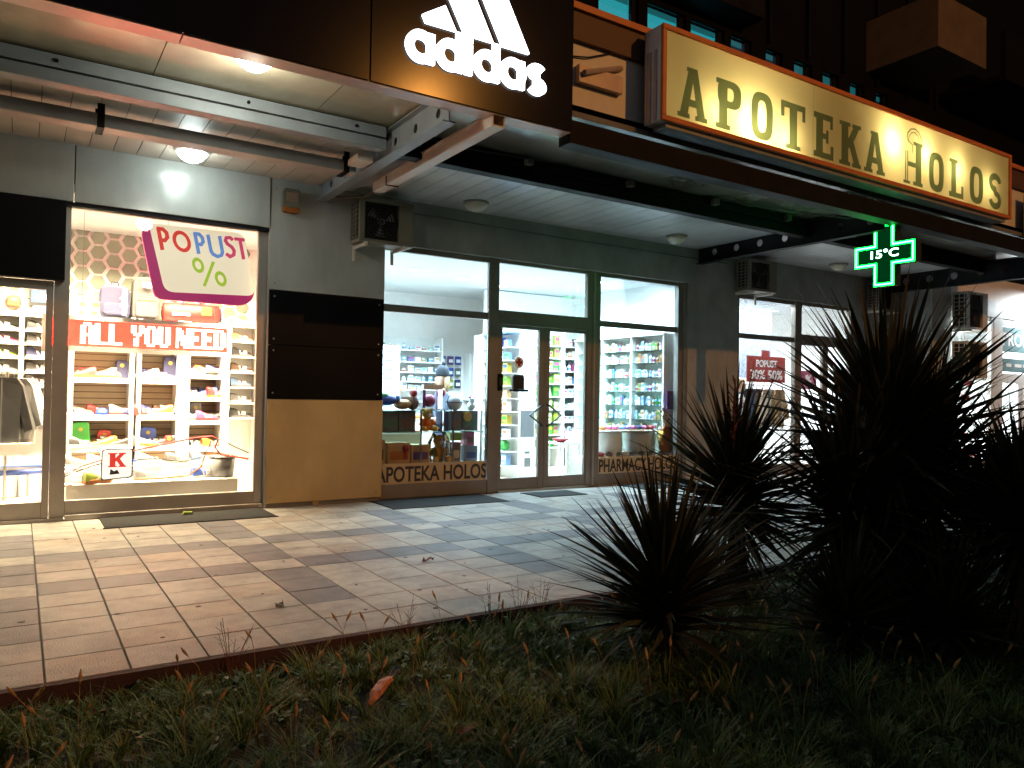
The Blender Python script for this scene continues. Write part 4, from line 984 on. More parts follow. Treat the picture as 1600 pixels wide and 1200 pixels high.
# hexagon pads on the back wall, each a piece of the wall
hw = struct('hexagon_wall', MB().box(-3.1, 3.4, 2.405, 2.418, 2.48, 3.70), M['shelfwhite'])
hexm = MB(); hp = [(0.104 * math.cos(PI / 3 * i), 0.104 * math.sin(PI / 3 * i)) for i in range(6)]
hexm.prism_xz(hp, -0.02, 0.0); hme = mesh('hexagon_pad', hexm, M['hex'])
for i in range(-6, 20):
    for j in range(6):
        x = 0.1 + i * 0.202; z = 2.58 + j * 0.212 + (0.106 if i % 2 else 0)
        if x < -0.6 or x > 3.0: continue
        o = bpy.data.objects.new('hexagon_pad', hme); C.objects.link(o); o.parent = hw; o.location = (x, 2.405, z)

def shoe_mesh(which):
    prof = [(-0.14, .030, .075, .105), (-0.125, .038, .085, .115), (-0.08, .040, .085, .11), (-0.03, .040, .075, .085), (0.03, .043, .062, .066), (0.08, .046, .05, .055), (0.12, .040, .038, .045), (0.142, .022, .026, .03)]
    g = MB(); n = 10
    if which == 'upper':
        rings = []
        for (x, wd, h, hh) in prof:
            rg = []
            for j in range(n):
                a = PI * j / (n - 1); rg.append((x, wd * math.cos(a), 0.022 + (hh - 0.022) * (math.sin(a) ** 0.7)))
            rings.append(rg)
        vs = [p for r_ in rings for p in r_]; fs = []
        for i in range(len(prof) - 1):
            for j in range(n - 1): fs.append((i * n + j, i * n + j + 1, (i + 1) * n + j + 1, (i + 1) * n + j))
        fs.append(tuple(range(n))); fs.append(tuple((len(prof) - 1) * n + j for j in range(n - 1, -1, -1)))
        g.add(vs, fs)
    else:
        out = [(x, wd + .004) for x, wd, _, _ in prof] + [(x, -wd - .004) for x, wd, _, _ in reversed(prof)]
        k = len(out); vs = [(x, y, 0) for x, y in out] + [(x, y, 0.024) for x, y in out]
        g.add(vs, [tuple(range(k - 1, -1, -1)), tuple(range(k, 2 * k))] + [(i, (i + 1) % k, (i + 1) % k + k, i + k) for i in range(k)])
    return g
shoe_proto = {}
def shoe(col, sole, loc, rz, label):
    key = (col, sole)
    if key not in shoe_proto:
        t = thing('sport_shoe', label, 'shoe', (0, 0, 0), 'sport shoes on display')
        obj('upper', shoe_mesh('upper'), M[col], t, smooth=True); obj('sole', shoe_mesh('sole'), M[sole], t)
        obj('price_tag', MB().box(0.0, 0.05, -0.055, -0.05, 0.03, 0.07), M['white'], t)
        obj('stripe', MB().prism_xz([(-0.03, 0.03), (-0.01, 0.03), (-0.03, 0.075), (-0.05, 0.075)], -0.0445, -0.043), M['white'], t)
        shoe_proto[key] = t
        t.location = loc; t.rotation_euler = (0, 0, rz); t.scale = (1.2, 1.2, 1.3)
        return t
    return dup(shoe_proto[key], loc, label, rotz=rz)
CN = {'black': 'black', 'grey': 'grey', 'blue': 'blue', 'red': 'red', 'oran': 'orange', 'white': 'white', 'navy': 'navy', 'lime': 'lime', 'brown': 'brown', 'pink': 'pink', 'lblue': 'light blue', 'yellow': 'yellow', 'green': 'green', 'purple': 'purple', 'tan': 'tan', 'paleblue': 'pale blue', 'palegreen': 'pale green', 'cream': 'cream', 'steelblue': 'steel blue'}
def shoe_row(xs, y, z, cols, where, jit=0.35):
    if len(xs) > 1:                       # a crowded shelf: a second shoe squeezed between each pair
        xs2 = []; c2 = []
        for i in range(len(xs)):
            xs2.append(xs[i]); c2.append(cols[i % len(cols)])
            if i + 1 < len(xs): xs2.append((xs[i] + xs[i + 1]) / 2); c2.append(R.choice(['black', 'red', 'blue', 'oran', 'navy', 'brown', 'grey']))
        xs, cols = xs2, c2
    for i, x in enumerate(xs):
        c_ = cols[i % len(cols)]; s_ = R.choice(['white', 'grey', 'black', 'oran', 'grey', 'red']) if c_ != 'white' else 'grey'; c_ = R.choice(['blue', 'white', 'red', 'black']) if c_ == 'white' else c_
        shoe(c_, s_, (x, y + R.uniform(-.03, .03) + (0.1 if i % 2 else -0.03), z + 0.002), R.uniform(-jit, jit) + R.choice([0, 0.2, PI]), f'{CN[c_]} sport shoe {ORD[i]} from the left on the {where}')
shoe_row([0.70, 1.22], 2.12, 1.102, ['brown', 'grey'], 'second shelf of the left unit')
shoe_row([0.72, 0.98], 2.12, 1.622, ['red', 'tan'], 'third shelf of the left unit')
shoe_row([0.74, 1.0, 1.24], 2.05, 0.662, ['black', 'oran', 'black'], 'lowest shelf of the left unit')
shoe_row([1.50, 1.72, 1.88], 2.08, 1.102, ['red', 'oran', 'black'], 'second shelf of the middle unit')
shoe_row([1.52, 1.74], 2.08, 1.622, ['white', 'navy'], 'third shelf of the middle unit')
shoe_row([1.52, 1.78], 2.06, 0.662, ['grey', 'black'], 'lowest shelf of the middle unit')
shoe_row([2.16, 2.34, 2.5], 2.08, 1.702, ['red', 'oran', 'white'], 'fourth shelf of the right unit')
shoe_row([2.14, 2.33, 2.5], 2.08, 1.372, ['oran', 'white', 'red'], 'third shelf of the right unit')
shoe_row([2.16, 2.36, 2.5], 2.08, 1.022, ['white', 'pink', 'white'], 'second shelf of the right unit')
shoe_row([2.2, 2.45], 2.08, 0.622, ['black', 'oran'], 'lowest shelf of the right unit')
for q, (z, c_) in enumerate(zip([1.06, 1.29, 1.53, 1.76, 2.0, 2.23, 2.47], ['black', 'grey', 'lblue', 'brown', 'black', 'tan', 'white'])):
    shoe(c_, 'white' if q % 2 else 'grey', (2.88, 2.2, z + .002), 0.15, f'{CN[c_]} sport shoe alone on shelf {["one", "two", "three", "four", "five", "six", "seven"][q]} of the narrow right rack')
for q, z in enumerate([1.12, 1.30, 1.49, 1.68, 1.87, 2.06, 2.24]):
    shoe(['brown', 'black', 'grey', 'black', 'navy', 'black', 'black'][q], 'white', (0.22, 2.2, z + .002), 0.2, f'dark sport shoe on the {ORD[q]} shelf up of the right door rack')
for q, z in enumerate([1.30, 1.49, 1.68, 1.87, 2.06, 2.24]):
    cs = ['black', 'white', 'grey', 'lime', 'pink', 'black'][q]
    shoe(cs, 'white', (-0.20, 2.2, z + .002), 0.15, f'{CN[cs]} sport shoe on the {ORD[q]} shelf up of the left door rack, right side')
    cs = ['navy', 'grey', 'black', 'white', 'lblue', 'grey'][q]
    shoe(cs, 'white', (-0.48, 2.2, z + .002), 0.15, f'{CN[cs]} sport shoe on the {ORD[q]} shelf up of the left door rack, left side')
# stepped podium in the window with white shoes
t = thing('window_podium', 'low white stepped podium filling the foot of the shop window', 'podium', (1.5, 0.6, GZ))
obj('lower_step', MB().box(0.47, 2.40, 0.18, 0.62, GZ, 0.34), M['shelfwhite'], t, bevel=0.006)
obj('upper_step', MB().box(0.47, 2.42, 0.621, 1.0, GZ, 0.50), M['shelfwhite'], t, bevel=0.006)
pc = ['white', 'lblue', 'grey', 'white', 'blue', 'white', 'grey']
for q, x in enumerate([0.62, 0.98, 1.36, 1.70, 2.02]):
    shoe(pc[q], 'white', (x, 0.42 + 0.04 * (q % 2), 0.342), R.uniform(-.6, .6), f'{CN[pc[q]]} sport shoe {ORD[q]} from the left on the lower podium step')
for q, x in enumerate([0.60, 0.88, 1.15, 1.44, 1.78, 2.1]):
    shoe(pc[-q - 1], 'white', (x, 0.80, 0.502), R.uniform(-.6, .6), f'{CN[pc[-q - 1]]} sport shoe {ORD[q]} from the left on the upper podium step')
shoe('lime', 'oran', (0.80, 0.27, 0.342), 0.5, 'lime and orange sport shoe at the front left podium edge')
# lettered box and the training bands
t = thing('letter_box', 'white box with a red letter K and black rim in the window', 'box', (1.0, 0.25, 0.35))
obj('box_body', MB().prism_xz(rounded([(0.825, 0.372), (1.17, 0.40), (1.17, 0.757), (0.83, 0.75)], 0.04), 0.20, 0.30), M['boxglow'], t)
bp = rounded([(0.825, 0.372), (1.17, 0.40), (1.17, 0.757), (0.83, 0.75)], 0.04); bi = rounded([(0.838, 0.386), (1.157, 0.413), (1.157, 0.744), (0.843, 0.737)], 0.035)
obj('rim', MB().ring_xz(bp, bi, 0.194, 0.1995), M['black'], t)
g = MB(); Y0, Y1 = 0.192, 0.1985; slab(g, 'K', 0.90, 1.09, 0.53, 0.70); obj('letter', g, M['glowred'], t)
obj('emblem', MB().prism_xz([(0.92, 0.44), (1.03, 0.45), (1.0, 0.50), (0.97, 0.48), (0.93, 0.51)], 0.193, 0.1985), M['black'], t)
tag(obj('training_band', MB().tube([(0.46, 0.22, 0.46), (0.65, 0.2, 0.56), (0.83, 0.19, 0.62)], 0.009, 6).tube([(1.17, 0.2, 0.72), (1.5, 0.22, 0.79), (1.85, 0.25, 0.86), (2.08, 0.25, 0.88), (2.16, 0.25, 0.84), (2.12, 0.25, 0.74), (2.2, 0.25, 0.64), (2.54, 0.24, 0.58)], 0.013, 6), M['red']), 'red training band stretched behind the lettered box', 'training band')
tag(obj('training_band', MB().tube([(0.46, 0.21, 0.44), (0.64, 0.19, 0.52), (0.83, 0.19, 0.58)], 0.009, 6).tube([(1.17, 0.19, 0.61), (1.4, 0.2, 0.62), (1.75, 0.21, 0.57), (1.95, 0.21, 0.62), (2.04, 0.21, 0.74), (2.06, 0.21, 0.82), (2.18, 0.21, 0.84), (2.36, 0.21, 0.74), (2.53, 0.2, 0.66)], 0.008, 6), M['black']), 'thin black training band looping across the window', 'training band')
tag(obj('training_band', MB().tube([(0.46, 0.18, 0.33), (0.62, 0.175, 0.37), (0.82, 0.175, 0.39)], 0.008, 6).tube([(1.17, 0.175, 0.38), (1.5, 0.18, 0.375), (1.8, 0.19, 0.40), (1.95, 0.2, 0.5), (2.0, 0.22, 0.66), (2.2, 0.26, 0.66), (2.54, 0.26, 0.57)], 0.010, 6), M['oran']), 'orange training band hanging low across the window', 'training band')
t = thing('wire_bin', 'grey metal basket on the podium by the window edge', 'basket', (2.28, 0.5, 0.35))
g = MB().lathe([(0.13, 0.0), (0.14, 0.005), (0.165, 0.26)], (2.25, 0.42, 0.345), 18)
obj('bin_wall', g, M['grey'], t, smooth=True)
ringm = MB(); ringm.tube([(2.25 + 0.168 * math.cos(a), 0.42 + 0.168 * math.sin(a), 0.61) for a in [2 * PI * i / 20 for i in range(21)]], 0.009, 6); obj('rim', ringm, M['chrome'], t)
# hanger stand seen through the glass door, with jackets
t = thing('clothes_stand', 'chrome clothes stand with flat foot behind the glass door', 'clothes stand', (-0.1, 1.0, GZ))
obj('post', MB().tube([(-0.13, 0.9, 0.1), (-0.13, 0.9, 1.66)], 0.018, 8), M['chrome'], t)
obj('rail', MB().tube([(-0.75, 0.9, 1.64), (0.05, 0.9, 1.64)], 0.014, 8), M['chrome'], t)
obj('foot', MB().box(-0.75, 0.16, 0.6, 1.25, GZ + .06, 0.11), M['shelfwhite'], t, bevel=0.01)
obj('lower_tray', MB().box(-0.75, 0.13, 0.7, 1.2, 0.66, 0.80), M['shelfwhite'], t)
def jacket(x, y, z, s, mt, label, group='jackets on the clothes stand', lining=None):
    t = thing('jacket', label, 'jacket', (x, y, z), group)
    pts = [(-0.16, 0.0), (0.16, 0.0), (0.23, -0.10), (0.36, -0.62), (0.26, -0.66), (0.21, -0.40), (0.20, -0.82), (-0.20, -0.82), (-0.21, -0.40), (-0.26, -0.66), (-0.36, -0.62), (-0.23, -0.10)]
    g = MB()
    n = len(pts); lay = []
    for (yy, k) in ((-0.06, 0.9), (-0.03, 1.0), (0.03, 1.0), (0.06, 0.9)): lay.append([(x + px * k * s, y + yy * (1 + 0.4 * math.sin(px * 20)), z + pz * s) for px, pz in pts])
    vs = [p for l in lay for p in l]; fs = [tuple(range(n - 1, -1, -1)), tuple(3 * n + i for i in range(n))]
    for k in range(3):
        for i in range(n): fs.append((k * n + i, k * n + (i + 1) % n, (k + 1) * n + (i + 1) % n, (k + 1) * n + i))
    g.add(vs, fs); obj('body', g, M[mt], t)
    obj('zip', MB().box(x - .006, x + .006, y - 0.09, y - 0.062, z - 0.78 * s, z - 0.02), M['grey'], t)
    obj('hook', MB().tube([(x, y, z), (x, y, z + 0.05), (x + .02, y, z + 0.07)], 0.005, 5), M['chrome'], t)
    return t
jacket(-0.18, 0.86, 1.58, 1.0, 'black', 'black sport jacket at the front of the clothes stand')
jacket(-0.02, 1.02, 1.58, 0.98, 'white', 'white and grey jacket behind the black one on the stand')
jacket(-0.06, 0.94, 1.57, 0.9, 'grey', 'grey jacket squeezed between black and white jackets')
t = thing('trampoline', 'small trampoline with blue rim behind the clothes stand', 'trampoline', (-0.1, 1.7, GZ))
obj('rim', MB().tube([(-0.15 + 0.6 * math.cos(a), 1.55 + 0.45 * math.sin(a), 0.42) for a in [2 * PI * i / 28 for i in range(29)]], 0.035, 8), M['blue'], t, smooth=True)
obj('jump_mat', MB().lathe([(0.57, -0.01), (0.57, 0.0)], (-0.15, 1.55, 0.42), 28, sy=0.75), M['black'], t)
for a in (0.5, 2.0, 3.6, 5.2): obj('leg', MB().tube([(-0.15 + 0.55 * math.cos(a), 1.55 + 0.4 * math.sin(a), GZ), (-0.15 + 0.55 * math.cos(a), 1.55 + 0.4 * math.sin(a), 0.4)], 0.018, 6), M['chrome'], t)
def backpack(x, y, z, wd, h, dp, mt, label, stripes=None):
    t = thing('backpack', label, 'bag', (x, y, z), 'bags on top of the shelves')
    pr = rounded([(x - wd / 2, z), (x + wd / 2, z), (x + wd * .46, z + h), (x - wd * .46, z + h)], wd * 0.28)
    obj('bag_body', MB().prism_xz(pr, y - dp / 2, y + dp / 2), M[mt], t, bevel=0.03)
    pk = rounded([(x - wd * .4, z + .04), (x + wd * .4, z + .04), (x + wd * .38, z + h * .45), (x - wd * .38, z + h * .45)], wd * 0.16)
    obj('pocket', MB().prism_xz(pk, y - dp / 2 - 0.05, y - dp / 2 - 0.001), M[mt], t, bevel=0.015)
    obj('strap', MB().tube([(x - .05, y, z + h), (x - .04, y, z + h + .05), (x + .04, y, z + h + .05), (x + .05, y, z + h)], 0.012, 6), M['black'], t)
    return t
t = backpack(1.10, 2.1, 2.462, 0.40, 0.47, 0.22, 'navybag', 'navy backpack with white upright lettering on the shelf top')
g, wd = text_mesh('adidas', 0.085, 1.0, 0.03, 0.002); g.v = [(1.24 - c, 1.925 + b_, 2.50 + a * 0.38 / wd) for a, b_, c in g.v]; obj('lettering', g, M['white'], t)
t = backpack(1.50, 2.1, 2.462, 0.38, 0.62, 0.24, 'greybag', 'tall dark backpack with white marks beside the navy one')
obj('badge', MB().box(1.44, 1.56, 1.918, 1.926, 2.92, 3.0), M['white'], t); obj('pocket_trim', MB().box(1.36, 1.64, 1.92, 1.928, 2.74, 2.77), M['lime'], t)
t = thing('duffel_bag', 'red duffel bag lying on the shelf top under the sale board', 'bag', (2.1, 2.1, 2.46), 'bags on top of the shelves')
obj('bag_body', MB().lathe([(0.08, -0.40), (0.14, -0.38), (0.15, -0.2), (0.15, 0.2), (0.14, 0.38), (0.08, 0.40)], (2.12, 2.1, 2.61), 20, 'x'), M['redbag'], t, smooth=True)
obj('end_cap', MB().lathe([(0.1, 0), (0.1, 0.02)], (2.52, 2.1, 2.61), 16, 'x'), M['navy'], t)
obj('print', MB().box(1.84, 2.08, 1.946, 1.951, 2.56, 2.60), M['white'], t); obj('patch', MB().box(2.24, 2.38, 1.946, 1.951, 2.58, 2.70), M['oran'], t)
obj('handle', MB().tube([(1.98, 2.0, 2.74), (2.02, 1.98, 2.80), (2.2, 1.98, 2.80), (2.24, 2.0, 2.74)], 0.012, 6), M['navy'], t)
for q, (x, c1, lb) in enumerate(((0.70, 'yellow', 'yellow and white carton leftmost on the shelf top'), (0.86, 'oran', 'orange topped white carton left of the navy backpack'))):
    t = thing('carton', lb, 'box', (x, 2.1, 2.462)); obj('carton_body', MB().box(x - .06, x + .06, 2.03, 2.17, 2.462, 2.68), M['white'], t)
    obj('print', MB().box(x - .045, x + .045, 2.026, 2.0295, 2.60, 2.67).box(x - .045, x + .03, 2.026, 2.0295, 2.49, 2.55), M[c1], t)
# things on the shelves beside the shoes
def cap(x, y, z, mt, label):
    t = thing('cap', label, 'cap', (x, y, z), 'caps on the sport shop shelves')
    obj('crown', MB().lathe([(0.085, 0), (0.083, 0.04), (0.06, 0.08), (0.02, 0.098)], (x, y, z), 14), M[mt], t, smooth=True)
    obj('brim', MB().lathe([(0.075, 0.0), (0.075, 0.008)], (x, y - 0.075, z + .004), 14), M[mt], t)
def ballt(x, y, z, r, mt, label):
    t = thing('ball', label, 'ball', (x, y, z)); obj('shell', MB().ball((x, y, z + r), r, 16), M[mt], t, smooth=True)
    obj('valve', MB().ball((x + r * .5, y - r * .86, z + r), 0.008, 6), M['white'], t)
def pack(x, y, z, wd, h, mt, label, name='sport_bag'):
    t = thing(name, label, 'bag', (x, y, z)); obj('bag_body', MB().prism_xz(rounded([(x - wd / 2, z), (x + wd / 2, z), (x + wd * .4, z + h), (x - wd * .4, z + h)], wd * .22), y - .07, y + .07), M[mt], t, bevel=0.02)
    obj('tag', MB().lathe([(0.028, 0), (0.028, 0.003)], (x, y - .078, z + h * .7), 10, 'y'), M['yellow'], t)
cap(1.30, 2.1, 1.102, 'navy', 'navy cap on the second shelf of the left unit'); cap(0.98, 2.1, 1.102, 'blue', 'blue cap lying mid second shelf of the left unit')
cap(2.42, 2.18, 1.372, 'blue', 'blue cap behind shoes on the right unit'); cap(1.14, 2.15, 1.622, 'tan', 'tan cap high on the left unit')
ballt(1.84, 2.18, 1.102, 0.06, 'lime', 'lime ball on the second shelf of the middle unit'); ballt(1.66, 2.2, 1.102, 0.05, 'white', 'white ball beside the lime ball')
pack(0.72, 2.15, 0.662, 0.26, 0.34, 'green', 'bright green bag on the lowest left shelf'); pack(1.02, 2.2, 0.662, 0.2, 0.22, 'red', 'red bag with yellow tag on the lowest left shelf')
pack(1.58, 2.2, 0.662, 0.26, 0.26, 'blue', 'blue bag on the lowest middle shelf'); pack(1.22, 2.2, 1.622, 0.18, 0.26, 'navy', 'navy bag with yellow tag on the upper left shelf')
pack(1.85, 2.16, 1.622, 0.2, 0.34, 'navy', 'dark blue bag with a pale stripe on the upper middle shelf'); pack(2.22, 2.2, 1.022, 0.2, 0.27, 'grey', 'lilac grey bag on the second right shelf')
pack(1.84, 2.05, 0.662, 0.12, 0.14, 'red', 'small red pouch on the lowest middle shelf')
t = thing('wall_screen', 'small lit screen high on the wall behind the glass door', 'screen', (0.2, 2.36, 2.85))
obj('bezel', MB().box(0.08, 0.42, 2.34, 2.39, 2.60, 2.96), M['black'], t); obj('screen', MB().box(0.10, 0.40, 2.335, 2.3395, 2.64, 2.94), M['screen'], t); obj('shoe_picture', MB().prism_xz([(0.14, 2.70), (0.30, 2.68), (0.30, 2.74), (0.22, 2.80)], 2.331, 2.334), M['white'], t)
t = thing('helmet', 'brown and orange helmet on top of the left door rack', 'helmet', (-0.1, 2.2, 2.5)); obj('shell', MB().ball((-0.1, 2.2, 2.60), 0.10, 14, sz=1.05), M['brown'], t, smooth=True); obj('visor', MB().box(-0.16, -0.04, 2.09, 2.12, 2.56, 2.62), M['oran'], t)
t = thing('goggle_mask', 'pale blue diving mask on top of the right door rack', 'mask', (0.2, 2.2, 2.46)); obj('lens', MB().prism_xz(rounded([(0.10, 2.46), (0.34, 2.46), (0.32, 2.58), (0.12, 2.58)], .04), 2.15, 2.19), M['lblue'], t); obj('strap', MB().box(0.08, 0.36, 2.195, 2.21, 2.50, 2.54), M['white'], t)

# ------------------------------------------------------------------ pharmacy interior
def product_mesh(kind, body, band):
    g = MB()
    if kind == 'box':
        g.cur = 0; g.box(-.5, .5, -.5, .5, 0, 1); g.cur = 1; g.box(-.42, .42, -.53, -.505, 0.52, 0.86); g.box(-.42, .1, -.53, -.505, 0.12, 0.3)
    else:
        g.cur = 0; g.lathe([(.5, 0), (.5, .62), (.42, .72), (.2, .76)], n=10); g.cur = 1; g.lathe([(.24, .765), (.24, 1.0)], n=10); g.lathe([(.51, .15), (.51, .5)], n=10)
    return mesh('medicine_' + kind, g, [M[body], M[band]])
prod = {}
def product(kind, body, band, loc, size, rz, label, group):
    key = (kind, body, band)
    if key not in prod: prod[key] = product_mesh(kind, body, band)
    o = bpy.data.objects.new('medicine_' + kind, prod[key]); C.objects.link(o); o.location = loc; o.scale = size; o.rotation_euler = (0, 0, rz)
    tag(o, label, kind, group)
BODY = ['white', 'white', 'white', 'paleblue', 'white', 'cream', 'white', 'palegreen', 'white', 'white', 'lblue', 'tan']
def stock(axis, a0, a1, dpos, z, hmax, where, rz, n, bodies=BODY, bands=('lblue', 'steelblue', 'paleblue', 'palegreen', 'lblue', 'green', 'oran', 'tan', 'steelblue', 'pink'), pb=0.3, group='medicine packs'):
    st = (a1 - a0) / n
    for i in range(n):
        a = a0 + st * (i + .5); kind = 'bottle' if R.random() < pb else 'box'
        wd = st * R.uniform(.62, .9); h = hmax * R.uniform(.6, .95); dp = R.uniform(.06, .1)
        if kind == 'bottle': wd = min(wd, .085); dp = wd
        body = R.choice(bodies); band = R.choice([b_ for b_ in bands if b_ != body])
        loc = (a, dpos, z + .001) if axis == 'x' else (dpos, a, z + .001)
        k = i if axis == 'x' else n - 1 - i
        product(kind, body, band, loc, (wd, dp, h), rz + R.uniform(-.08, .08), f'{CN[body]} {kind}, {CN[band]} print, {ORD[k]} on the {where}', group)
def level(q): return ['lowest', 'second', 'third', 'fourth', 'fifth', 'sixth', 'seventh', 'eighth', 'ninth', 'tenth'][q]
# rack along the right wall
rz_ = [0.44, 0.80, 1.06, 1.33, 1.59, 1.86, 2.13, 2.37]
t = thing('medicine_rack', 'glass shelved white rack along the right pharmacy wall', 'shelf unit', (10.05, 1.4, GZ))
for y in (0.22, 1.10, 1.98, 2.86): obj('upright', MB().box(9.92, 10.26, y - .015, y + .015, GZ, 2.64), M['shelfwhite'], t)
obj('back_panel', MB().box(10.262, 10.276, 0.2, 2.9, GZ, 2.64), M['shelfwhite'], t)
obj('top_panel', MB().box(9.90, 10.26, 0.2, 2.9, 2.641, 2.67), M['shelfwhite'], t)
for z in rz_:
    for y in (0.22, 1.10, 1.98): obj('shelf_board', MB().box(9.93, 10.26, y + .016, y + .864, z - .012, z), M['glassgreen'], t)
for q, z in enumerate(rz_[1:]):
    for s, (a, b_) in enumerate(((0.25, 1.07), (1.13, 1.95))):
        stock('y', a, b_, 10.03, z, 0.2, f'{level(q + 1)} shelf, {"near" if s == 0 else "far"} bay, right wall rack', -PI / 2, 9, pb=0.5)
# partition with a shelf on its left face
struct('shop_partition', MB().box(7.63, 7.98, 1.52, 3.2, GZ, 2.66), M['shelfwhite'])
t = thing('notice_panel', 'grey panel with a white leaflet box on the end of the partition', 'panel', (7.8, 1.5, 0.2)); obj('panel', MB().box(7.66, 7.95, 1.505, 1.519, 0.72, 1.2), M['grey'], t); obj('leaflet_box', MB().box(7.66, 7.95, 1.47, 1.518, 0.02, 0.70), M['white'], t); obj('leaflet', MB().box(7.72, 7.83, 1.462, 1.469, 0.42, 0.46).box(7.72, 7.85, 1.462, 1.469, 0.18, 0.34), M['grey'], t)
t = thing('medicine_rack', 'white rack on the left face of the pharmacy partition', 'shelf unit', (7.5, 1.9, GZ))
az = [0.20, 0.46, 0.70, 0.94, 1.18, 1.42, 1.65, 1.88, 2.11, 2.35]
obj('top_panel', MB().box(7.35, 7.628, 1.53, 2.40, 2.60, 2.63), M['lblue'], t); obj('side_panel', MB().box(7.35, 7.628, 2.401, 2.42, GZ, 2.63), M['shelfwhite'], t)
for z in az: obj('shelf_board', MB().box(7.36, 7.628, 1.53, 2.40, z - .015, z), M['shelfwhite'], t)
for q, z in enumerate(az):
    if q == 1: continue
    bd_ = [['lblue'], ['lblue', 'pink'], ['lblue', 'white'], ['white', 'yellow'], ['yellow', 'oran', 'white'], ['tan', 'yellow'], ['lime', 'yellow'], ['yellow', 'oran'], ['lblue', 'white'], ['lblue', 'blue']][q]
    stock('y', 1.55, 2.36, 7.44, z, 0.21, f'{level(q)} shelf of the partition rack', -PI / 2, 4, bodies=bd_, pb=0.12, bands=('white', 'green', 'blue', 'oran'))
ballt(7.45, 1.72, 0.462, 0.10, 'green', 'green toy ball on the partition rack'); ballt(7.45, 1.98, 0.462, 0.07, 'yellow', 'yellow toy ball on the partition rack')
# back racks seen through the door
struct('shop_partition', MB().box(7.98, 10.28, 3.38, 3.46, GZ, 3.64), M['shopwall'])
gz_ = [0.40, 0.66, 0.93, 1.20, 1.47, 1.74, 2.01, 2.28, 2.54]
shelf_unit('medicine_rack', 'rack of green packs on the back wall behind the pharmacy door', 8.60, 9.70, 3.0, 3.37, gz_, board=0.018, side=0.02, back='shelfwhite', zt=2.84)
for q, z in enumerate(gz_): stock('x', 8.84, 9.66, 3.10, z, 0.23, f'{level(q)} shelf of the green back rack', 0, 5, bodies=['green', 'lime', 'green', 'white' if q in (5, 6) else 'lime'], bands=('yellow', 'white', 'lime', 'pink'), pb=0.05)
shelf_unit('medicine_rack', 'rack of pale packs on the back wall, right of the green rack', 9.72, 10.27, 3.0, 3.37, gz_, board=0.018, side=0.03, back='cloudboard', zt=2.84)
for q, z in enumerate(gz_): stock('x', 9.76, 10.24, 3.10, z, 0.19, f'{level(q)} shelf of the pale back rack', 0, 4, bodies=['white', 'white', ['tan', 'oran', 'white', 'white', 'white', 'lblue', 'pink', 'white', 'brown'][q]], pb=0.2)
# left back wall rack
bz = [1.05, 1.32, 1.57, 1.74, 1.94, 2.16, 2.41]
shelf_unit('medicine_rack', 'wide white rack on the back wall behind the counter', 6.25, 7.72, 4.70, 5.04, bz, board=0.02, side=0.025, back='shelfwhite', zt=2.70)
for q, z in enumerate(bz[2:]): stock('x', 6.3, 7.68, 4.80, z, 0.15, f'{level(q)} shelf of the counter back rack', 0, 9, pb=0.25)
t = thing('drawer_stack', 'pale lilac stack of small drawers left of the counter rack', 'drawers', (5.8, 3.2, GZ)); obj('cabinet', MB().box(5.45, 5.93, 3.02, 3.45, GZ, 2.36), M['plastic'], t)
for q in range(8): obj('drawer', MB().box(5.48, 5.90, 3.0, 3.018, 1.02 + q * .165, 1.17 + q * .165), M['cloudboard'], t); obj('drawer_label', MB().box(5.6, 5.78, 2.994, 2.999, 1.08 + q * .165, 1.11 + q * .165), M['lblue'], t)
t = thing('wall_cabinet', 'plain white tall cabinet on the pharmacy back wall', 'cabinet', (8.6, 4.9, GZ)); obj('cabinet_body', MB().box(8.42, 9.2, 4.75, 5.04, 1.35, 2.4), M['shelfwhite'], t); obj('door', MB().box(8.43, 8.80, 4.73, 4.749, 1.36, 2.39).box(8.805, 9.19, 4.73, 4.749, 1.36, 2.39), M['shelfwhite'], t); obj('worktop', MB().box(8.42, 9.2, 4.6, 5.04, 0.85, 0.9), M['black'], t); obj('base_unit', MB().box(8.42, 9.2, 4.65, 5.04, GZ, 0.849), M['grey'], t)
for i in range(3):
    for j in range(3):
        cc = ['lblue', 'purple', 'blue', 'white', 'blue', 'grey', 'navy', 'lime', 'navy'][j * 3 + i]; x = 7.86 + i * .19; z = 2.14 - j * .26
        t = thing('hanging_pack', f'{CN[cc]} hanging pack, {ORD[i]} in the {["upper", "middle", "lower"][j]} row right of the counter rack', 'pack', (x, 4.98, z), 'packs on wall hooks'); obj('pouch', MB().box(x - .075, x + .075, 4.96, 5.0, z, z + .19), M[cc], t, bevel=0.01); obj('card', MB().box(x - .05, x + .05, 4.955, 4.9595, z + .05, z + .12), M['white'], t); obj('hook', MB().tube([(x, 4.95, z + .2), (x, 5.05, z + .21)], 0.004, 5), M['chrome'], t)
t = thing('counter', 'white sales counter across the middle of the pharmacy', 'counter', (6.2, 3.0, GZ)); obj('counter_front', MB().box(4.6, 7.3, 2.7, 2.74, GZ, 1.02), M['shelfwhite'], t); obj('counter_top', MB().box(4.55, 7.35, 2.66, 3.2, 1.021, 1.06), M['oran'], t)
# downlights
for (x, y, lb) in ((5.74, 2.08, 'leftmost round downlight in the pharmacy ceiling'), (6.9, 2.46, 'second round downlight in the pharmacy ceiling'), (8.02, 2.76, 'third round downlight from the left, seen over the door'), (8.05, 1.55, 'round downlight nearest the pharmacy door'), (9.2, 1.2, 'round downlight over the right pharmacy window')):
    t = thing('downlight', lb, 'downlight', (x, y, 3.65), 'pharmacy downlights'); obj('trim_ring', MB().lathe([(0.115, -.012), (0.125, 0)], (x, y, 3.655), 20), M['white'], t); obj('lamp', MB().lathe([(0.10, -.016), (0.10, -.0125)], (x, y, 3.655), 20), M['downlight'], t)
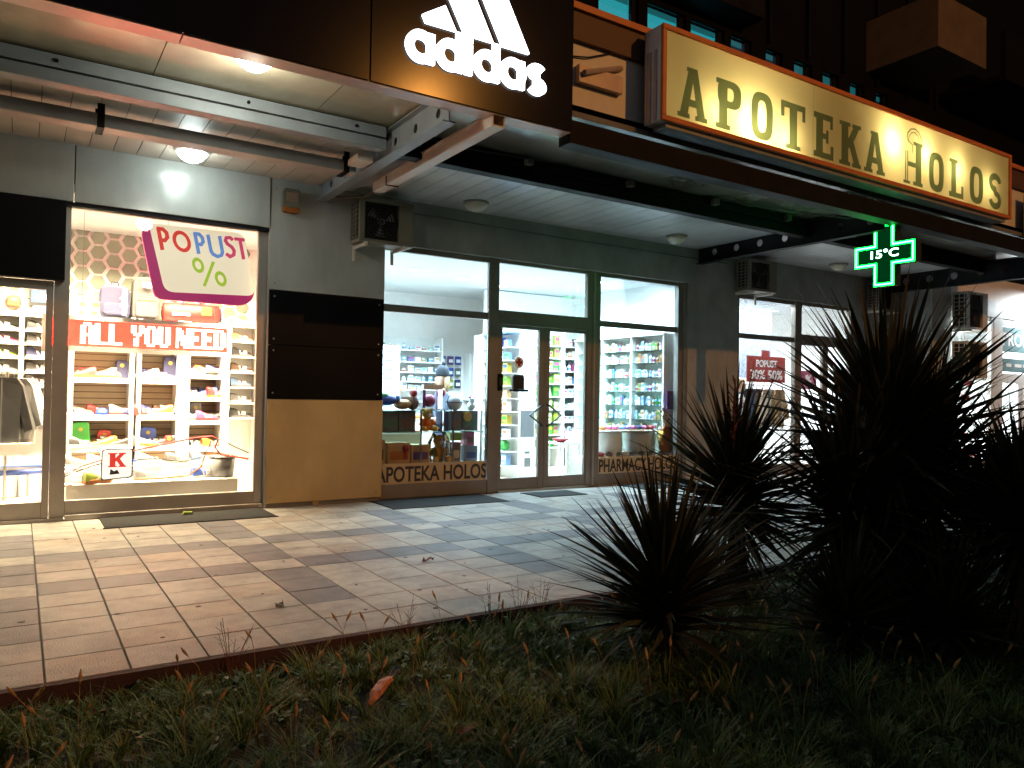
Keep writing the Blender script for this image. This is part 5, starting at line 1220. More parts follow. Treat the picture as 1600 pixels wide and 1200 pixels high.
# left window display
t = thing('display_shelf', 'two level white display shelf behind the left pharmacy glass', 'display shelf', (5.2, 0.4, GZ))
obj('back_board', MB().box(4.36, 5.26, 0.66, 0.68, 0.45, 0.90), M['shelfwhite'], t)
obj('shelf_board', MB().box(4.32, 6.08, 0.18, 0.66, 0.885, 0.91), M['glassgreen'], t); obj('shelf_board', MB().box(4.32, 5.50, 0.2, 0.62, 1.215, 1.225), M['glassgreen'], t); obj('shelf_board', MB().box(4.30, 6.12, 0.12, 0.66, GZ, 0.43), M['shelfwhite'], t)
for x in (4.34, 5.02, 5.40, 5.56, 6.06): obj('upright', MB().box(x - .012, x + .012, 0.2, 0.23, 0.431, 1.24), M['chrome'], t)
def gift(x0, x1, z0, h, mt, label, y=0.42, d_=0.2, band=None):
    t = thing('gift_box', label, 'box', ((x0 + x1) / 2, y, z0), 'boxes in the pharmacy window'); obj('carton', MB().box(x0, x1, y - d_ / 2, y + d_ / 2, z0 + .001, z0 + h), M[mt], t, bevel=0.004)
    if band: obj('picture', MB().box(x0 + .03 * (x1 - x0) / .3, x1 - .03, y - d_ / 2 - .004, y - d_ / 2 - .0005, z0 + h * .2, z0 + h * .6), M[band], t)
gift(4.36, 4.70, 0.91, 0.30, 'dkbox', 'dark patterned box leftmost on the upper display shelf', band='dkgreen'); gift(4.71, 4.98, 0.91, 0.31, 'dkbox', 'dark box with red print left of the orange plush', band='brown')
gift(5.58, 5.76, 0.91, 0.31, 'dkbox', 'tall dark box with reddish foot right of the blue post', band='brown'); gift(5.78, 6.06, 0.91, 0.31, 'dkbox', 'dark box with a golden round picture rightmost above', band='dkgreen')
t = thing('gold_plaque', 'golden round plaque leaning before the rightmost dark box', 'plaque', (5.86, 0.3, 1.05)); obj('disc', MB().lathe([(0.075, 0), (0.075, 0.015)], (5.86, 0.285, 1.13), 16, 'y'), M['yellow'], t); obj('disc_rim', MB().lathe([(0.045, 0), (0.045, 0.004)], (5.86, 0.280, 1.13), 14, 'y'), M['tan'], t)
gift(4.35, 4.50, 0.43, 0.36, 'tan', 'narrow tan box at the lower left display corner', band='brown'); gift(4.54, 4.90, 0.43, 0.31, 'tan', 'wide tan gift box with a ribbon on the lower shelf', band='oran'); gift(4.92, 5.22, 0.43, 0.28, 'tan', 'pale box with a purple foot on the lower shelf', band='purple')
gift(5.60, 5.76, 0.43, 0.30, 'brown', 'brown box right of the yellow teddy', band='tan'); gift(5.84, 6.06, 0.43, 0.24, 'grey', 'grey box at the lower right display corner', band='navy'); gift(5.86, 6.0, 0.675, 0.22, 'pink', 'dark pink box standing on the grey box', band='brown')
gift(5.42, 5.54, 0.91, 0.30, 'navy', 'slim navy box between the two upper bays')
t = thing('ribbon', 'red ribbon bow on the wide tan gift box', 'ribbon', (4.85, 0.3, 0.68)); obj('bow', MB().ball((4.82, 0.30, 0.66), 0.05, 10, sz=1.2), M['red'], t, smooth=True); obj('tail', MB().box(4.80, 4.84, 0.30, 0.315, 0.50, 0.62), M['red'], t)
gift(5.62, 5.82, 0.75, 0.13, 'lime', 'bright lime card box under the upper shelf', y=0.5)
def plush(x, y, z, s, m1, m2, label, group='plush toys'):
    t = thing('plush_bear', label, 'plush toy', (x, y, z), group)
    obj('body', MB().ball((x, y, z + .11 * s), .095 * s, 14, sz=1.15), M[m2], t, smooth=True)
    hd = obj('head', MB().ball((x, y - .02 * s, z + .27 * s), .085 * s, 14), M[m1], t, smooth=True)
    obj('muzzle', MB().ball((x, y - .095 * s, z + .255 * s), .035 * s, 10), M['creamface'], hd, smooth=True)
    for q in (-1, 1):
        obj('ear', MB().ball((x + q * .07 * s, y - .01 * s, z + .335 * s), .03 * s, 10), M[m1], hd, smooth=True); obj('eye', MB().ball((x + q * .03 * s, y - .098 * s, z + .29 * s), .01 * s, 8), M['black'], hd)
        obj('arm', MB().tube([(x + q * .07 * s, y, z + .17 * s), (x + q * .13 * s, y - .05 * s, z + .1 * s)], .034 * s, 10), M[m2], t, smooth=True); obj('leg', MB().tube([(x + q * .05 * s, y - .02 * s, z + .05 * s), (x + q * .11 * s, y - .13 * s, z + .04 * s)], .042 * s, 10), M[m1], t, smooth=True)
plush(5.19, 0.36, 0.91, 0.95, 'plush', 'plushorange', 'yellow plush bear in orange on the upper display shelf'); plush(5.40, 0.36, 0.43, 1.2, 'plush', 'plush', 'big golden plush bear wrapped in clear film below')
t = thing('clear_wrap', 'clear film bag round the golden plush bear', 'bag', (5.40, 0.36, 0.43)); obj('film', MB().lathe([(0.15, 0.01), (0.19, .1), (0.18, .3), (0.10, .46), (0.04, .5), (0.1, .58)], (5.40, 0.36, 0.43), 14), M['plasticbag'], t); obj('tie', MB().lathe([(0.045, 0), (0.045, .02)], (5.40, 0.36, 0.925 - .005), 10), M['red'], t)
t = thing('swim_float', 'deep blue inflatable toy with green back on the display', 'toy', (4.52, 0.38, 1.23)); obj('float_body', MB().ball((4.52, 0.38, 1.38), 0.12, 14, sz=.75, sx=1.5), M['blue'], t, smooth=True); obj('float_top', MB().ball((4.48, 0.36, 1.43), 0.08, 12, sz=.7, sx=1.3), M['green'], t, smooth=True); obj('float_tip', MB().ball((4.70, 0.36, 1.40), 0.05, 10), M['lblue'], t, smooth=True)
t = thing('toy_pillow', 'cream toy cushion beside the blue inflatable', 'toy', (4.80, 0.4, 1.23)); obj('pillow', MB().ball((4.80, 0.40, 1.31), 0.12, 12, sz=.65, sx=1.2), M['tan'], t, smooth=True); obj('trim', MB().box(4.72, 4.90, 0.27, 0.29, 1.38, 1.42), M['white'], t)
t = thing('toy_figure', 'dark red knitted doll on the display top', 'toy', (4.99, 0.4, 1.23)); obj('body', MB().ball((4.97, 0.4, 1.33), 0.09, 12, sz=1.2), M['brown'], t, smooth=True); obj('head', MB().ball((4.97, 0.39, 1.48), 0.06, 12), M['red'], t, smooth=True)
t = thing('ball_bag', 'clear pink topped bag holding a crimson ball', 'bag', (5.22, 0.4, 1.22)); obj('film', MB().box(5.06, 5.42, 0.28, 0.52, 1.23, 1.60), M['plasticbag'], t, bevel=0.03); obj('ball', MB().ball((5.24, 0.40, 1.37), 0.10, 14), M['pink'], t, smooth=True); obj('header_card', MB().box(5.08, 5.40, 0.262, 0.275, 1.54, 1.61), M['white'], t); obj('side_print', MB().box(5.07, 5.11, 0.262, 0.275, 1.26, 1.53), M['purple'], t)
t = thing('lattice_ball', 'silver blue lattice ball on the display top', 'ball', (5.68, 0.4, 1.22)); obj('shell', MB().ball((5.68, 0.40, 1.35), 0.125, 14), M['cloudboard'], t, smooth=True); obj('panel_lines', MB().tube([(5.68 + .127 * math.cos(a), 0.40 + .127 * math.sin(a), 1.35) for a in [2 * PI * i / 18 for i in range(19)]], .008, 5).tube([(5.68 + .127 * math.cos(a), 0.40, 1.35 + .127 * math.sin(a)) for a in [2 * PI * i / 18 for i in range(19)]], .008, 5), M['navy'], t)
ballt(5.50, 0.5, 1.42, 0.075, 'red', 'red and yellow ball behind the lattice ball'); t = thing('ball_stand', 'thin post carrying the red ball', 'stand', (5.5, .5, .91)); obj('post', MB().tube([(5.5, .5, .91), (5.5, .5, 1.42)], .012, 6), M['chrome'], t); obj('foot', MB().lathe([(.05, 0), (.05, .01)], (5.5, .5, .91), 10), M['chrome'], t)
t = thing('toy_mouse', 'small white toy with pink ears beside the lattice ball', 'toy', (5.98, 0.4, 1.22)); obj('body', MB().ball((5.98, 0.40, 1.29), 0.07, 12), M['white'], t, smooth=True); obj('head', MB().ball((5.98, 0.38, 1.385), 0.05, 12), M['cloudboard'], t, smooth=True); obj('ear', MB().ball((5.94, .38, 1.43), .02, 8), M['pink'], t); obj('ear', MB().ball((6.02, .38, 1.43), .02, 8), M['pink'], t)
# right window display
t = thing('display_table', 'white draped display table behind the right pharmacy glass', 'display table', (9.1, 0.6, GZ)); obj('table_top', MB().box(8.25, 9.86, 0.2, 0.75, 0.85, 0.88), M['shelfwhite'], t); obj('lower_shelf', MB().box(8.25, 9.86, 0.2, 0.75, 0.38, 0.42), M['shelfwhite'], t)
for x in (8.88, 9.56): obj('drum', MB().lathe([(0.22, 0.0), (0.24, 0.2), (0.22, 0.42)], (x, 0.48, 0.425), 18), M['white'], t, smooth=True)
for x in (8.3, 9.8): obj('leg', MB().box(x - .03, x + .03, 0.3, 0.36, GZ, 0.379).box(x - .03, x + .03, .3, .36, .421, .849), M['shelfwhite'], t)
sc_ = ['tan', 'tan', 'oran', 'pink', 'pink', 'lblue', 'purple', 'pink', 'navy', 'pink', 'red']
for q, c_ in enumerate(sc_):
    x = 8.34 + q * 0.142; t = thing('slipper', f'{CN[c_]} fluffy slipper {ORD[q]} from the left on the display table', 'slipper', (x, .4, .88), 'slippers on the display table'); obj('upper', MB().ball((x, 0.36, 0.925), 0.055, 10, sz=.8, sy=1.6), M[c_], t, smooth=True); obj('sole', MB().box(x - .05, x + .05, 0.27, 0.5, 0.881, 0.893), M['tan'], t, bevel=0.004)
for q, c_ in enumerate(['brown', 'red', 'brown', 'grey', 'white', 'grey', 'dkgreen', 'grey']):
    x = 8.34 + q * 0.19; t = thing('slipper', f'{c_ if c_ != "dkgreen" else "dark green"} slipper {ORD[q]} from the left on the lower display shelf', 'slipper', (x, .35, .42), 'slippers on the lower display shelf'); obj('upper', MB().ball((x, 0.30, 0.465), 0.055, 10, sz=.8, sy=1.5, sx=1.3), M[c_], t, smooth=True); obj('sole', MB().box(x - .06, x + .06, 0.22, 0.42, 0.421, 0.432), M['tan'], t)
t = thing('bear_standee', 'cream cartoon bear standee in an orange shirt by the right jamb', 'standee', (10.0, 0.18, 0.42))
obj('torso', MB().prism_xz(rounded([(9.80, 0.50), (10.18, 0.50), (10.16, 0.92), (9.90, 0.98)], .1), 0.16, 0.20), M['oran'], t); hd = obj('head', MB().lathe([(0.16, 0), (0.16, 0.03)], (10.0, 0.13, 1.12), 20, 'y', sy=1.1), M['creamface'], t)
for x in (9.88, 10.13): obj('ear', MB().lathe([(0.05, 0), (0.05, 0.02)], (x, 0.135, 1.27), 12, 'y'), M['creamface'], hd)
for x in (9.93, 10.03): obj('eye', MB().lathe([(0.016, 0), (0.016, 0.004)], (x, 0.122, 1.15), 8, 'y'), M['black'], hd)
obj('nose', MB().lathe([(0.024, 0), (0.024, 0.006)], (9.98, 0.118, 1.08), 10, 'y'), M['black'], hd); obj('arm', MB().tube([(9.86, .17, .85), (9.80, .15, .72), (9.84, .15, .62)], .05, 8), M['plush'], t, smooth=True); obj('base', MB().box(9.82, 10.16, .15, .22, .42, .499), M['grey'], t)
t = thing('purple_poster', 'purple poster with a blue figure shape above the bear standee', 'poster', (10.02, 0.1, 1.4)); obj('sheet', MB().box(9.88, 10.14, 0.06, 0.066, 1.27, 1.60), M['purple'], t); obj('figure_print', MB().prism_xz([(9.94, 1.30), (9.99, 1.30), (10.01, 1.40), (10.03, 1.30), (10.08, 1.30), (10.06, 1.52), (9.96, 1.52)], 0.056, 0.0595), M['lblue'], t)
t = thing('side_table', 'small white table with a red dish inside the pharmacy door', 'table', (8.5, 1.3, GZ)); obj('table_top', MB().box(8.2, 8.72, 1.05, 1.5, 0.60, 0.63), M['white'], t)
for (x, y) in ((8.24, 1.1), (8.68, 1.1), (8.24, 1.45), (8.68, 1.45)): obj('leg', MB().box(x - .02, x + .02, y - .02, y + .02, GZ, .599), M['white'], t)
t = thing('red_dish', 'red dish on the small white table', 'dish', (8.33, 1.2, .63)); obj('bowl', MB().lathe([(0.06, .001), (0.15, .05), (0.16, .07)], (8.33, 1.2, .63), 16), M['red'], t); obj('sweets', MB().ball((8.33, 1.2, .68), .11, 10, sz=.4), M['pink'], t)
t = thing('white_bin_unit', 'white block unit with a purple top inside the right door leaf', 'unit', (8.95, 1.3, GZ)); obj('unit_body', MB().box(8.74, 9.1, 1.25, 1.6, GZ, 0.80), M['shelfwhite'], t, bevel=.008); obj('top_pad', MB().box(8.78, 9.08, 1.28, 1.56, .801, .84), M['purple'], t)

# ------------------------------------------------------------------ clothes shop and house shop interiors
t = thing('curtain', 'wavy blue grey curtain hanging behind the clothes shop window', 'curtain', (13.3, 1.2, 2.6))
g = MB(); n = 60; vs = []
for i in range(n + 1):
    x = 12.95 + 1.25 * i / n; y = 1.2 + 0.05 * math.sin(i * 2 * PI / 11)
    vs += [(x, y, 1.95), (x, y, 3.45)]
g.add(vs, [(2 * i, 2 * i + 2, 2 * i + 3, 2 * i + 1) for i in range(n)]); obj('drape', g, M['curtain'], t, smooth=True)
obj('rod', MB().tube([(12.8, 1.2, 3.47), (14.4, 1.2, 3.47)], .015, 8), M['chrome'], t)
t = thing('clothes_rail', 'chrome clothes rail under the red sale poster', 'clothes rail', (13.2, 0.7, GZ)); obj('rail', MB().tube([(12.5, .75, GZ), (12.5, .75, 1.78), (14.0, .75, 1.78), (14.0, .75, GZ)], .018, 8), M['chrome'], t); obj('foot', MB().box(12.47, 12.53, .5, 1.0, GZ, .02).box(13.97, 14.03, .5, 1.0, GZ, .02), M['chrome'], t)
for q, (x, c_, s_) in enumerate(((12.62, 'denim', 1.1), (12.82, 'denim', 1.1), (13.02, 'denim', 1.15), (13.28, 'tan', 1.0), (13.46, 'creamface', 1.0), (13.64, 'white', 1.0), (13.84, 'tan', 1.0))):
    nm = {'denim': 'dark denim', 'tan': 'tan', 'creamface': 'cream', 'white': 'white'}[c_]
    jacket(x, 0.75 + .02 * (q % 2), 1.70, s_, c_, f'{nm} jacket {ORD[q]} from the left on the clothes shop rail', 'jackets on the clothes shop rail')
t = thing('mannequin', 'pale dressed mannequin at the left edge of the clothes shop window', 'mannequin', (12.45, 0.45, GZ))
obj('torso', MB().lathe([(0.10, .85), (.17, 1.0), (.13, 1.2), (.19, 1.45), (.06, 1.56), (.05, 1.62)], (12.32, .45, GZ), 16, sy=.65), M['white'], t, smooth=True); obj('head', MB().ball((12.32, .45, 1.74), .10, 12, sz=1.25), M['skin'], t, smooth=True); obj('wig', MB().ball((12.32, .48, 1.79), .11, 12, sz=1.1), M['blond'], t, smooth=True); obj('stand', MB().tube([(12.32, .45, GZ), (12.32, .45, .85)], .025, 8).lathe([(.2, 0), (.2, .015)], (12.32, .45, GZ + .005), 16), M['chrome'], t)
t = thing('counter', 'white counter with papers inside the white framed shop', 'counter', (18.4, .4, GZ)); obj('counter_front', MB().box(17.5, 19.0, .3, .36, GZ, .98), M['cloudboard'], t); obj('counter_top', MB().box(17.45, 19.05, .25, .9, .981, 1.02), M['white'], t)
for q, (x, z, lb) in enumerate(((18.55, 1.95, 'red hanging flower highest in the white framed shop window'), (18.40, 1.62, 'red hanging flower second from top in the white framed window'), (18.50, 1.05, 'red hanging flower third from top in the white framed window'), (18.38, .72, 'red hanging flower lowest in the white framed window'))):
    t = thing('red_ornament', lb, 'ornament', (x, -.9, z), 'red ornaments in the window'); obj('bloom', MB().ball((x, -.9, z), .10, 8, sz=.9), M['red'], t); obj('string', MB().tube([(x, -.9, z + .08), (x, -.9, z + .4)], .004, 4), M['red'], t)
t = thing('red_sweater', 'folded red sweater on the sill of the white framed shop', 'sweater', (18.4, -.8, .2)); obj('fold', MB().box(18.1, 18.75, -.95, -.65, .201, .30), M['red'], t, bevel=.03); obj('collar', MB().prism_xz([(18.3, .301), (18.55, .301), (18.46, .42), (18.38, .42)], -.9, -.75), M['red'], t)

# ------------------------------------------------------------------ people in the pharmacy
def skin_body(name, pts, edges, mt, parent, levels=2):
    me = bpy.data.meshes.new(name); me.from_pydata([p[0] for p in pts], edges, []); me.materials.append(mt)
    o = bpy.data.objects.new(name, me); C.objects.link(o); o.parent = parent
    sk = o.modifiers.new('skin', 'SKIN'); sk.use_smooth_shade = True
    if not me.skin_vertices: 
        me.attributes.new('skin', 'FLOAT', 'POINT') if False else None
    lay = me.skin_vertices[0] if me.skin_vertices else None
    if lay is None:
        bpy.context.view_layer.objects.active = o; o.select_set(True); bpy.ops.mesh.customdata_skin_add(); o.select_set(False); lay = me.skin_vertices[0]
    for i, p in enumerate(pts): lay.data[i].radius = (p[1], p[2] if len(p) > 2 else p[1])
    for d_ in lay.data: d_.use_root = False
    lay.data[0].use_root = True
    ss = o.modifiers.new('sub', 'SUBSURF'); ss.levels = levels; ss.render_levels = levels
    return o
def person(loc, face, label, hair, top, beanie=False, h=1.0, arm_up=False):
    """standing figure looking along +x before rotation by face"""
    t = thing('person', label, 'person', loc)
    s = h
    P_ = [((0, 0, .95 * s), .13, .15), ((0, 0, 1.15 * s), .11, .135), ((0, 0, 1.36 * s), .115, .16), ((0.01, 0, 1.47 * s), .07, .08), ((0.02, 0, 1.55 * s), .048, .05), ((0.035, 0, 1.615 * s), .088, .072), ((0.03, 0, 1.70 * s), .115, .092), ((0.02, 0, 1.78 * s), .095, .08),
          ((0, .17, 1.42 * s), .06), ((0.02, .22, 1.15 * s), .045), ((.20, .20, (1.32 if arm_up else 1.02) * s), .033), ((.28, .18, (1.38 if arm_up else 1.03) * s), .028),
          ((0, -.17, 1.42 * s), .06), ((0.02, -.22, 1.15 * s), .045), ((.20, -.20, 1.02 * s), .033), ((.28, -.18, 1.03 * s), .028),
          ((0, .09, .85 * s), .085), ((.01, .10, .48 * s), .058), ((-.01, .10, .09 * s), .04), ((.13, .11, .04 * s), .035),
          ((0, -.09, .85 * s), .085), ((.01, -.10, .48 * s), .058), ((-.01, -.10, .09 * s), .04), ((.13, -.11, .04 * s), .035)]
    E_ = [(0, 1), (1, 2), (2, 3), (3, 4), (4, 5), (5, 6), (6, 7), (2, 8), (8, 9), (9, 10), (10, 11), (2, 12), (12, 13), (13, 14), (14, 15), (0, 16), (16, 17), (17, 18), (18, 19), (0, 20), (20, 21), (21, 22), (22, 23)]
    b_ = skin_body('body', P_, E_, M['skin'], t)
    # clothing over trunk and arms, trousers over legs
    up = [((0, 0, .76 * s), .17, .20), ((0, 0, 1.12 * s), .145, .17), ((0, 0, 1.36 * s), .14, .185), ((0.01, 0, 1.455 * s), .085, .10), ((0, .18, 1.42 * s), .08), ((0.02, .235, 1.15 * s), .065), ((.17, .205, (1.29 if arm_up else 1.035) * s), .05), ((0, -.18, 1.42 * s), .08), ((0.02, -.235, 1.15 * s), .065), ((.17, -.205, 1.035 * s), .05)]
    skin_body('jacket', up, [(0, 1), (1, 2), (2, 3), (2, 4), (4, 5), (5, 6), (2, 7), (7, 8), (8, 9)], M[top], t)
    lw = [((0, 0, 1.0 * s), .15, .18), ((0, .09, .82 * s), .105), ((.01, .10, .48 * s), .075), ((-.01, .10, .12 * s), .06), ((0, -.09, .82 * s), .105), ((.01, -.10, .48 * s), .075), ((-.01, -.10, .12 * s), .06)]
    skin_body('trousers', lw, [(0, 1), (1, 2), (2, 3), (0, 4), (4, 5), (5, 6)], M['denim'], t)
    L = Vector(t.location); t.location = (0, 0, 0)
    hd = obj('nose', MB().add([(.088, 0, 1.70 * s), (.118, 0, 1.655 * s), (.082, .018, 1.645 * s), (.082, -.018, 1.645 * s)], [(0, 2, 1), (0, 1, 3), (1, 2, 3), (0, 3, 2)]), M['skin'], t, smooth=True)
    for q in (-1, 1):
        obj('eye', MB().ball((.082, q * .032, 1.70 * s), .012, 8), M['black'], t); obj('ear', MB().ball((.015, q * .075, 1.68 * s), .026, 8, sy=.4), M['skin'], t, smooth=True)
    obj('mouth', MB().ball((.080, 0, 1.61 * s), .022, 8, sz=.3, sx=.5), M['red'], t)
    g = MB(); g.ball((.0, 0, 1.735 * s), .105, 16, sz=.95, sx=1.0, sy=.92); g.tube([(-.04, .06, 1.72 * s), (-.05, .075, 1.58 * s), (-.02, .09, 1.42 * s)], [.05, .045, .02], 8); g.tube([(-.04, -.06, 1.72 * s), (-.05, -.075, 1.58 * s), (-.02, -.09, 1.42 * s)], [.05, .045, .02], 8); g.tube([(-.07, 0, 1.74 * s), (-.08, 0, 1.58 * s), (-.06, 0, 1.42 * s)], [.06, .065, .03], 8)
    g.v = [(x if z < 1.72 * s or x < .06 else min(x, .06 + .03 * (z - 1.72 * s) / .1), y, z) for x, y, z in g.v]
    obj('hair', g, M[hair], t, smooth=True)
    if beanie:
        g = MB(); g.lathe([(.118, 0), (.124, .03), (.122, .08), (.105, .14), (.07, .18), (.02, .2)], (.0, 0, 1.735 * s), 18, sy=.92)
        bn = obj('beanie', g, M['knit'], t, smooth=True); obj('pompom', MB().ball((-.02, 0, 1.95 * s), .04, 10), M['knit'], bn, smooth=True)
    for q in (-1, 1): obj('shoe', MB().ball((.06, q * .105, .045 * s), .06, 10, sz=.75, sx=2.0), M['black'], t, smooth=True)
    for q in (-1, 1):
        z0 = 1.05 * s if not (arm_up and q > 0) else 1.40 * s
        for f_ in range(4): obj('finger', MB().tube([(.29, q * (.165 + .012 * f_), z0 - .012), (.335 - .006 * abs(f_ - 1.5), q * (.163 + .012 * f_), z0 - .012), (.36 - .008 * abs(f_ - 1.5), q * (.162 + .012 * f_), z0 - .028)], [.008, .0075, .006], 6), M['skin'], t, smooth=True)
        obj('thumb', MB().tube([(.27, q * .155, z0), (.295, q * .135, z0 + .005), (.32, q * .135, z0 - .01)], [.009, .008, .006], 6), M['skin'], t, smooth=True)
    t.location = L; t.rotation_euler = (0, 0, face)
    return t
person((6.22, 1.85, GZ), PI * 0.97, 'person with long blond hair in a navy bobble hat seen from the side', 'blond', 'coat', True, 1.05)
person((6.12, 3.55, GZ), -PI * 0.4, 'person with brown hair and a white coat behind the counter', 'brownhair', 'whitecoat', False, 0.97)

# ------------------------------------------------------------------ yuccas on the lawn
def leaf_mesh(bend, wd):
    g = MB(); n = 6; vs = []
    for i in range(n + 1):
        u = i / n; wv = wd * (0.55 + 0.45 * math.sin(PI * min(u * 1.5 + .1, 1))) * (1 - u ** 3.0) + 0.0006
        x = u; z = -bend * u ** 2.2; k = 0.22 * wv
        vs += [(x * (1 - .12 * bend * u), -wv, z + k), (x * (1 - .12 * bend * u), 0, z), (x * (1 - .12 * bend * u), wv, z + k)]
    fs = []
    for i in range(n):
        a = 3 * i; fs += [(a, a + 3, a + 4, a + 1), (a + 1, a + 4, a + 5, a + 2)]
    g.add(vs, fs); return g
leaf_bank = [mesh('leaf', leaf_mesh(b_, w_), M['leaf'], smooth=True) for b_, w_ in ((0.02, .030), (0.08, .031), (0.16, .029), (0.28, .030), (0.45, .029))]
dead_bank = [leaf_mesh(b_, .022) for b_ in (.2, .5)]
def orient(d, rollv):
    x = d.normalized(); a = Vector((0, 0, 1)) if abs(x.z) < .97 else Vector((0, 1, 0))
    y = a.cross(x).normalized(); z = x.cross(y)
    m_ = Matrix(((x.x, y.x, z.x), (x.y, y.y, z.y), (x.z, y.z, z.z))).to_4x4()
    return m_ @ Matrix.Rotation(rollv, 4, 'X')
def yucca(base, heads, label, trunk_r, dead, seed, group='yuccas on the lawn', nleaf_max=290):
    rr = random.Random(seed)
    t = thing('yucca', label, 'yucca', base, group)
    g = MB()
    for (hx, hy, hz, L_, cnt, lo, stem) in heads:
        p0 = Vector(base); p1 = Vector((hx, hy, hz)); mid = (p0 + p1) / 2 + Vector((rr.uniform(-.06, .06), rr.uniform(-.06, .06), 0))
        k = 9; pts = []; rad = []
        for i in range(k):
            u = i / (k - 1); p = (1 - u) ** 2 * p0 + 2 * u * (1 - u) * mid + u * u * p1
            pts.append(p); rad.append(trunk_r * (1.15 - .35 * u) * (1 + .12 * math.sin(i * 2.3)))
        g.tube(pts, rad, 9)
    obj('trunk', g, M['trunk'], t, smooth=True)
    base_v = Vector(base); made = 0; extra = []
    for (hx, hy, hz, L_, cnt, lo, stem) in heads:
        axis = (Vector((hx, hy, hz)) - base_v).normalized().lerp(Vector((0, 0, 1)), .5).normalized()
        for i in range(cnt):
            u = (i + .5) / cnt                       # 0 bottom leaves, 1 top
            s0 = math.sin(math.radians(lo)); el = math.asin(max(-1, min(1, s0 + (0.995 - s0) * u ** 0.9 ))) + math.radians(rr.uniform(-7, 7)); az = i * 2.39996 + rr.uniform(-.25, .25)
            d = Vector((math.cos(az) * math.cos(el), math.sin(az) * math.cos(el), math.sin(el)))
            d = (d + axis * .12).normalized()
            ln = L_ * rr.uniform(.78, 1.08) * (1 - .12 * abs(u - .5))
            p = Vector((hx, hy, hz)) - axis * stem * (1 - u) + d * .02
            bk = min(4, max(0, int((1 - u) * 3.2 + rr.uniform(-.8, 1.2))))
            mx_ = Matrix.Translation(p - base_v) @ orient(d, rr.uniform(-.6, .6)) @ Matrix.Diagonal((ln, ln * rr.uniform(.9, 1.3), ln, 1)); made += 1
            if made > nleaf_max: extra.append((bk, mx_)); continue
            o = bpy.data.objects.new('leaf', leaf_bank[bk]); C.objects.link(o); o.parent = t
            o.matrix_local = mx_
    if extra:
        em = MB()
        for bk, mx_ in extra:
            me_ = leaf_bank[bk]; em.add([tuple(mx_ @ v.co) for v in me_.vertices], [tuple(p_.vertices) for p_ in me_.polygons])
        o = obj('foliage', em, M['leaf'], None, kind='stuff'); o.parent = t
    if dead:
        dm = MB()
        for (hx, hy, hz, L_, cnt, lo, stem) in heads:
            for i in range(dead):
                az = rr.uniform(0, 2 * PI); el = math.radians(rr.uniform(-88, -35)); d = Vector((math.cos(az) * math.cos(el), math.sin(az) * math.cos(el), math.sin(el)))
                ln = L_ * rr.uniform(.45, .95); uu = rr.uniform(0.25, 1)
                p = base_v.lerp(Vector((hx, hy, hz - stem)), uu) + Vector((math.cos(az), math.sin(az), 0)) * trunk_r
                ln = min(ln, max(.12, (p.z - LZ) * .98 / max(.3, -d.z)))
                mm = Matrix.Translation(p) @ orient(d, rr.uniform(-1, 1)) @ Matrix.Diagonal((ln, ln, ln * .5, 1)); lm = dead_bank[i % 2]
                dm.add([tuple(mm @ Vector(v)) for v in lm.v], lm.f)
        obj('dead_leaves', dm, M['deadleaf'], t, kind='stuff')
    return t
yucca((3.27, -6.72, LZ), [(3.30, -6.66, 0.35, 0.86, 290, 0, .30)], 'small yucca nearest the camera at the paving corner', .055, 90, 3)
ym = yucca((4.78, -5.98, LZ), [(4.82, -5.86, 0.86, 0.92, 290, -20, .36)], 'middle yucca with a reddish flower stalk left of the tall one', .06, 90, 5)
g = MB(); rr = random.Random(4); st0 = Vector((4.72, -5.95, 0.8)); top = Vector((4.70, -5.98, 1.62)); g.tube([st0, (st0 + top) / 2, top], [.009, .007, .003], 6)
for i in range(26):
    u = .28 + .70 * i / 26; p = st0.lerp(top, u); a = i * 2.4; ln = .17 * (1.1 - u) + .05
    e_ = p + Vector((math.cos(a) * ln * .7, math.sin(a) * ln * .7, ln * .8)); g.tube([p, p.lerp(e_, .6), e_], [.004, .0035, .002], 5)
    for j in range(4): q_ = p.lerp(e_, .35 + .2 * j); g.ball(q_, .007, 6)
obj('flower_stalk', g, M['stalk'], ym)
yucca((5.6, -6.72, LZ), [(5.58, -6.70, 1.34, 1.20, 330, -28, .42), (5.02, -6.75, 0.80, 1.0, 190, -30, .3), (6.08, -6.74, 0.98, 1.08, 190, -28, .3), (5.72, -6.45, 0.55, 0.95, 160, -30, .3)], 'tall bushy yucca with several heads, the largest on the lawn', .085, 150, 9)
yucca((5.62, -7.62, LZ), [(5.70, -7.60, 0.78, 0.92, 260, -25, .3)], 'yucca cut by the right edge of the picture', .06, 90, 13)
yucca((4.55, -7.05, LZ), [(4.55, -7.05, 0.10, 0.66, 200, -15, .2)], 'low dark yucca under the tall one', .06, 90, 17)
yucca((5.0, -7.45, LZ), [(5.0, -7.45, 0.12, 0.66, 200, -15, .2)], 'low dark yucca before the one at the right edge', .06, 90, 19)
yucca((7.9, -6.3, LZ), [(7.9, -6.3, 0.50, 0.85, 200, -25, .3)], 'rear yucca at the paving edge behind the tall one', .06, 60, 21)

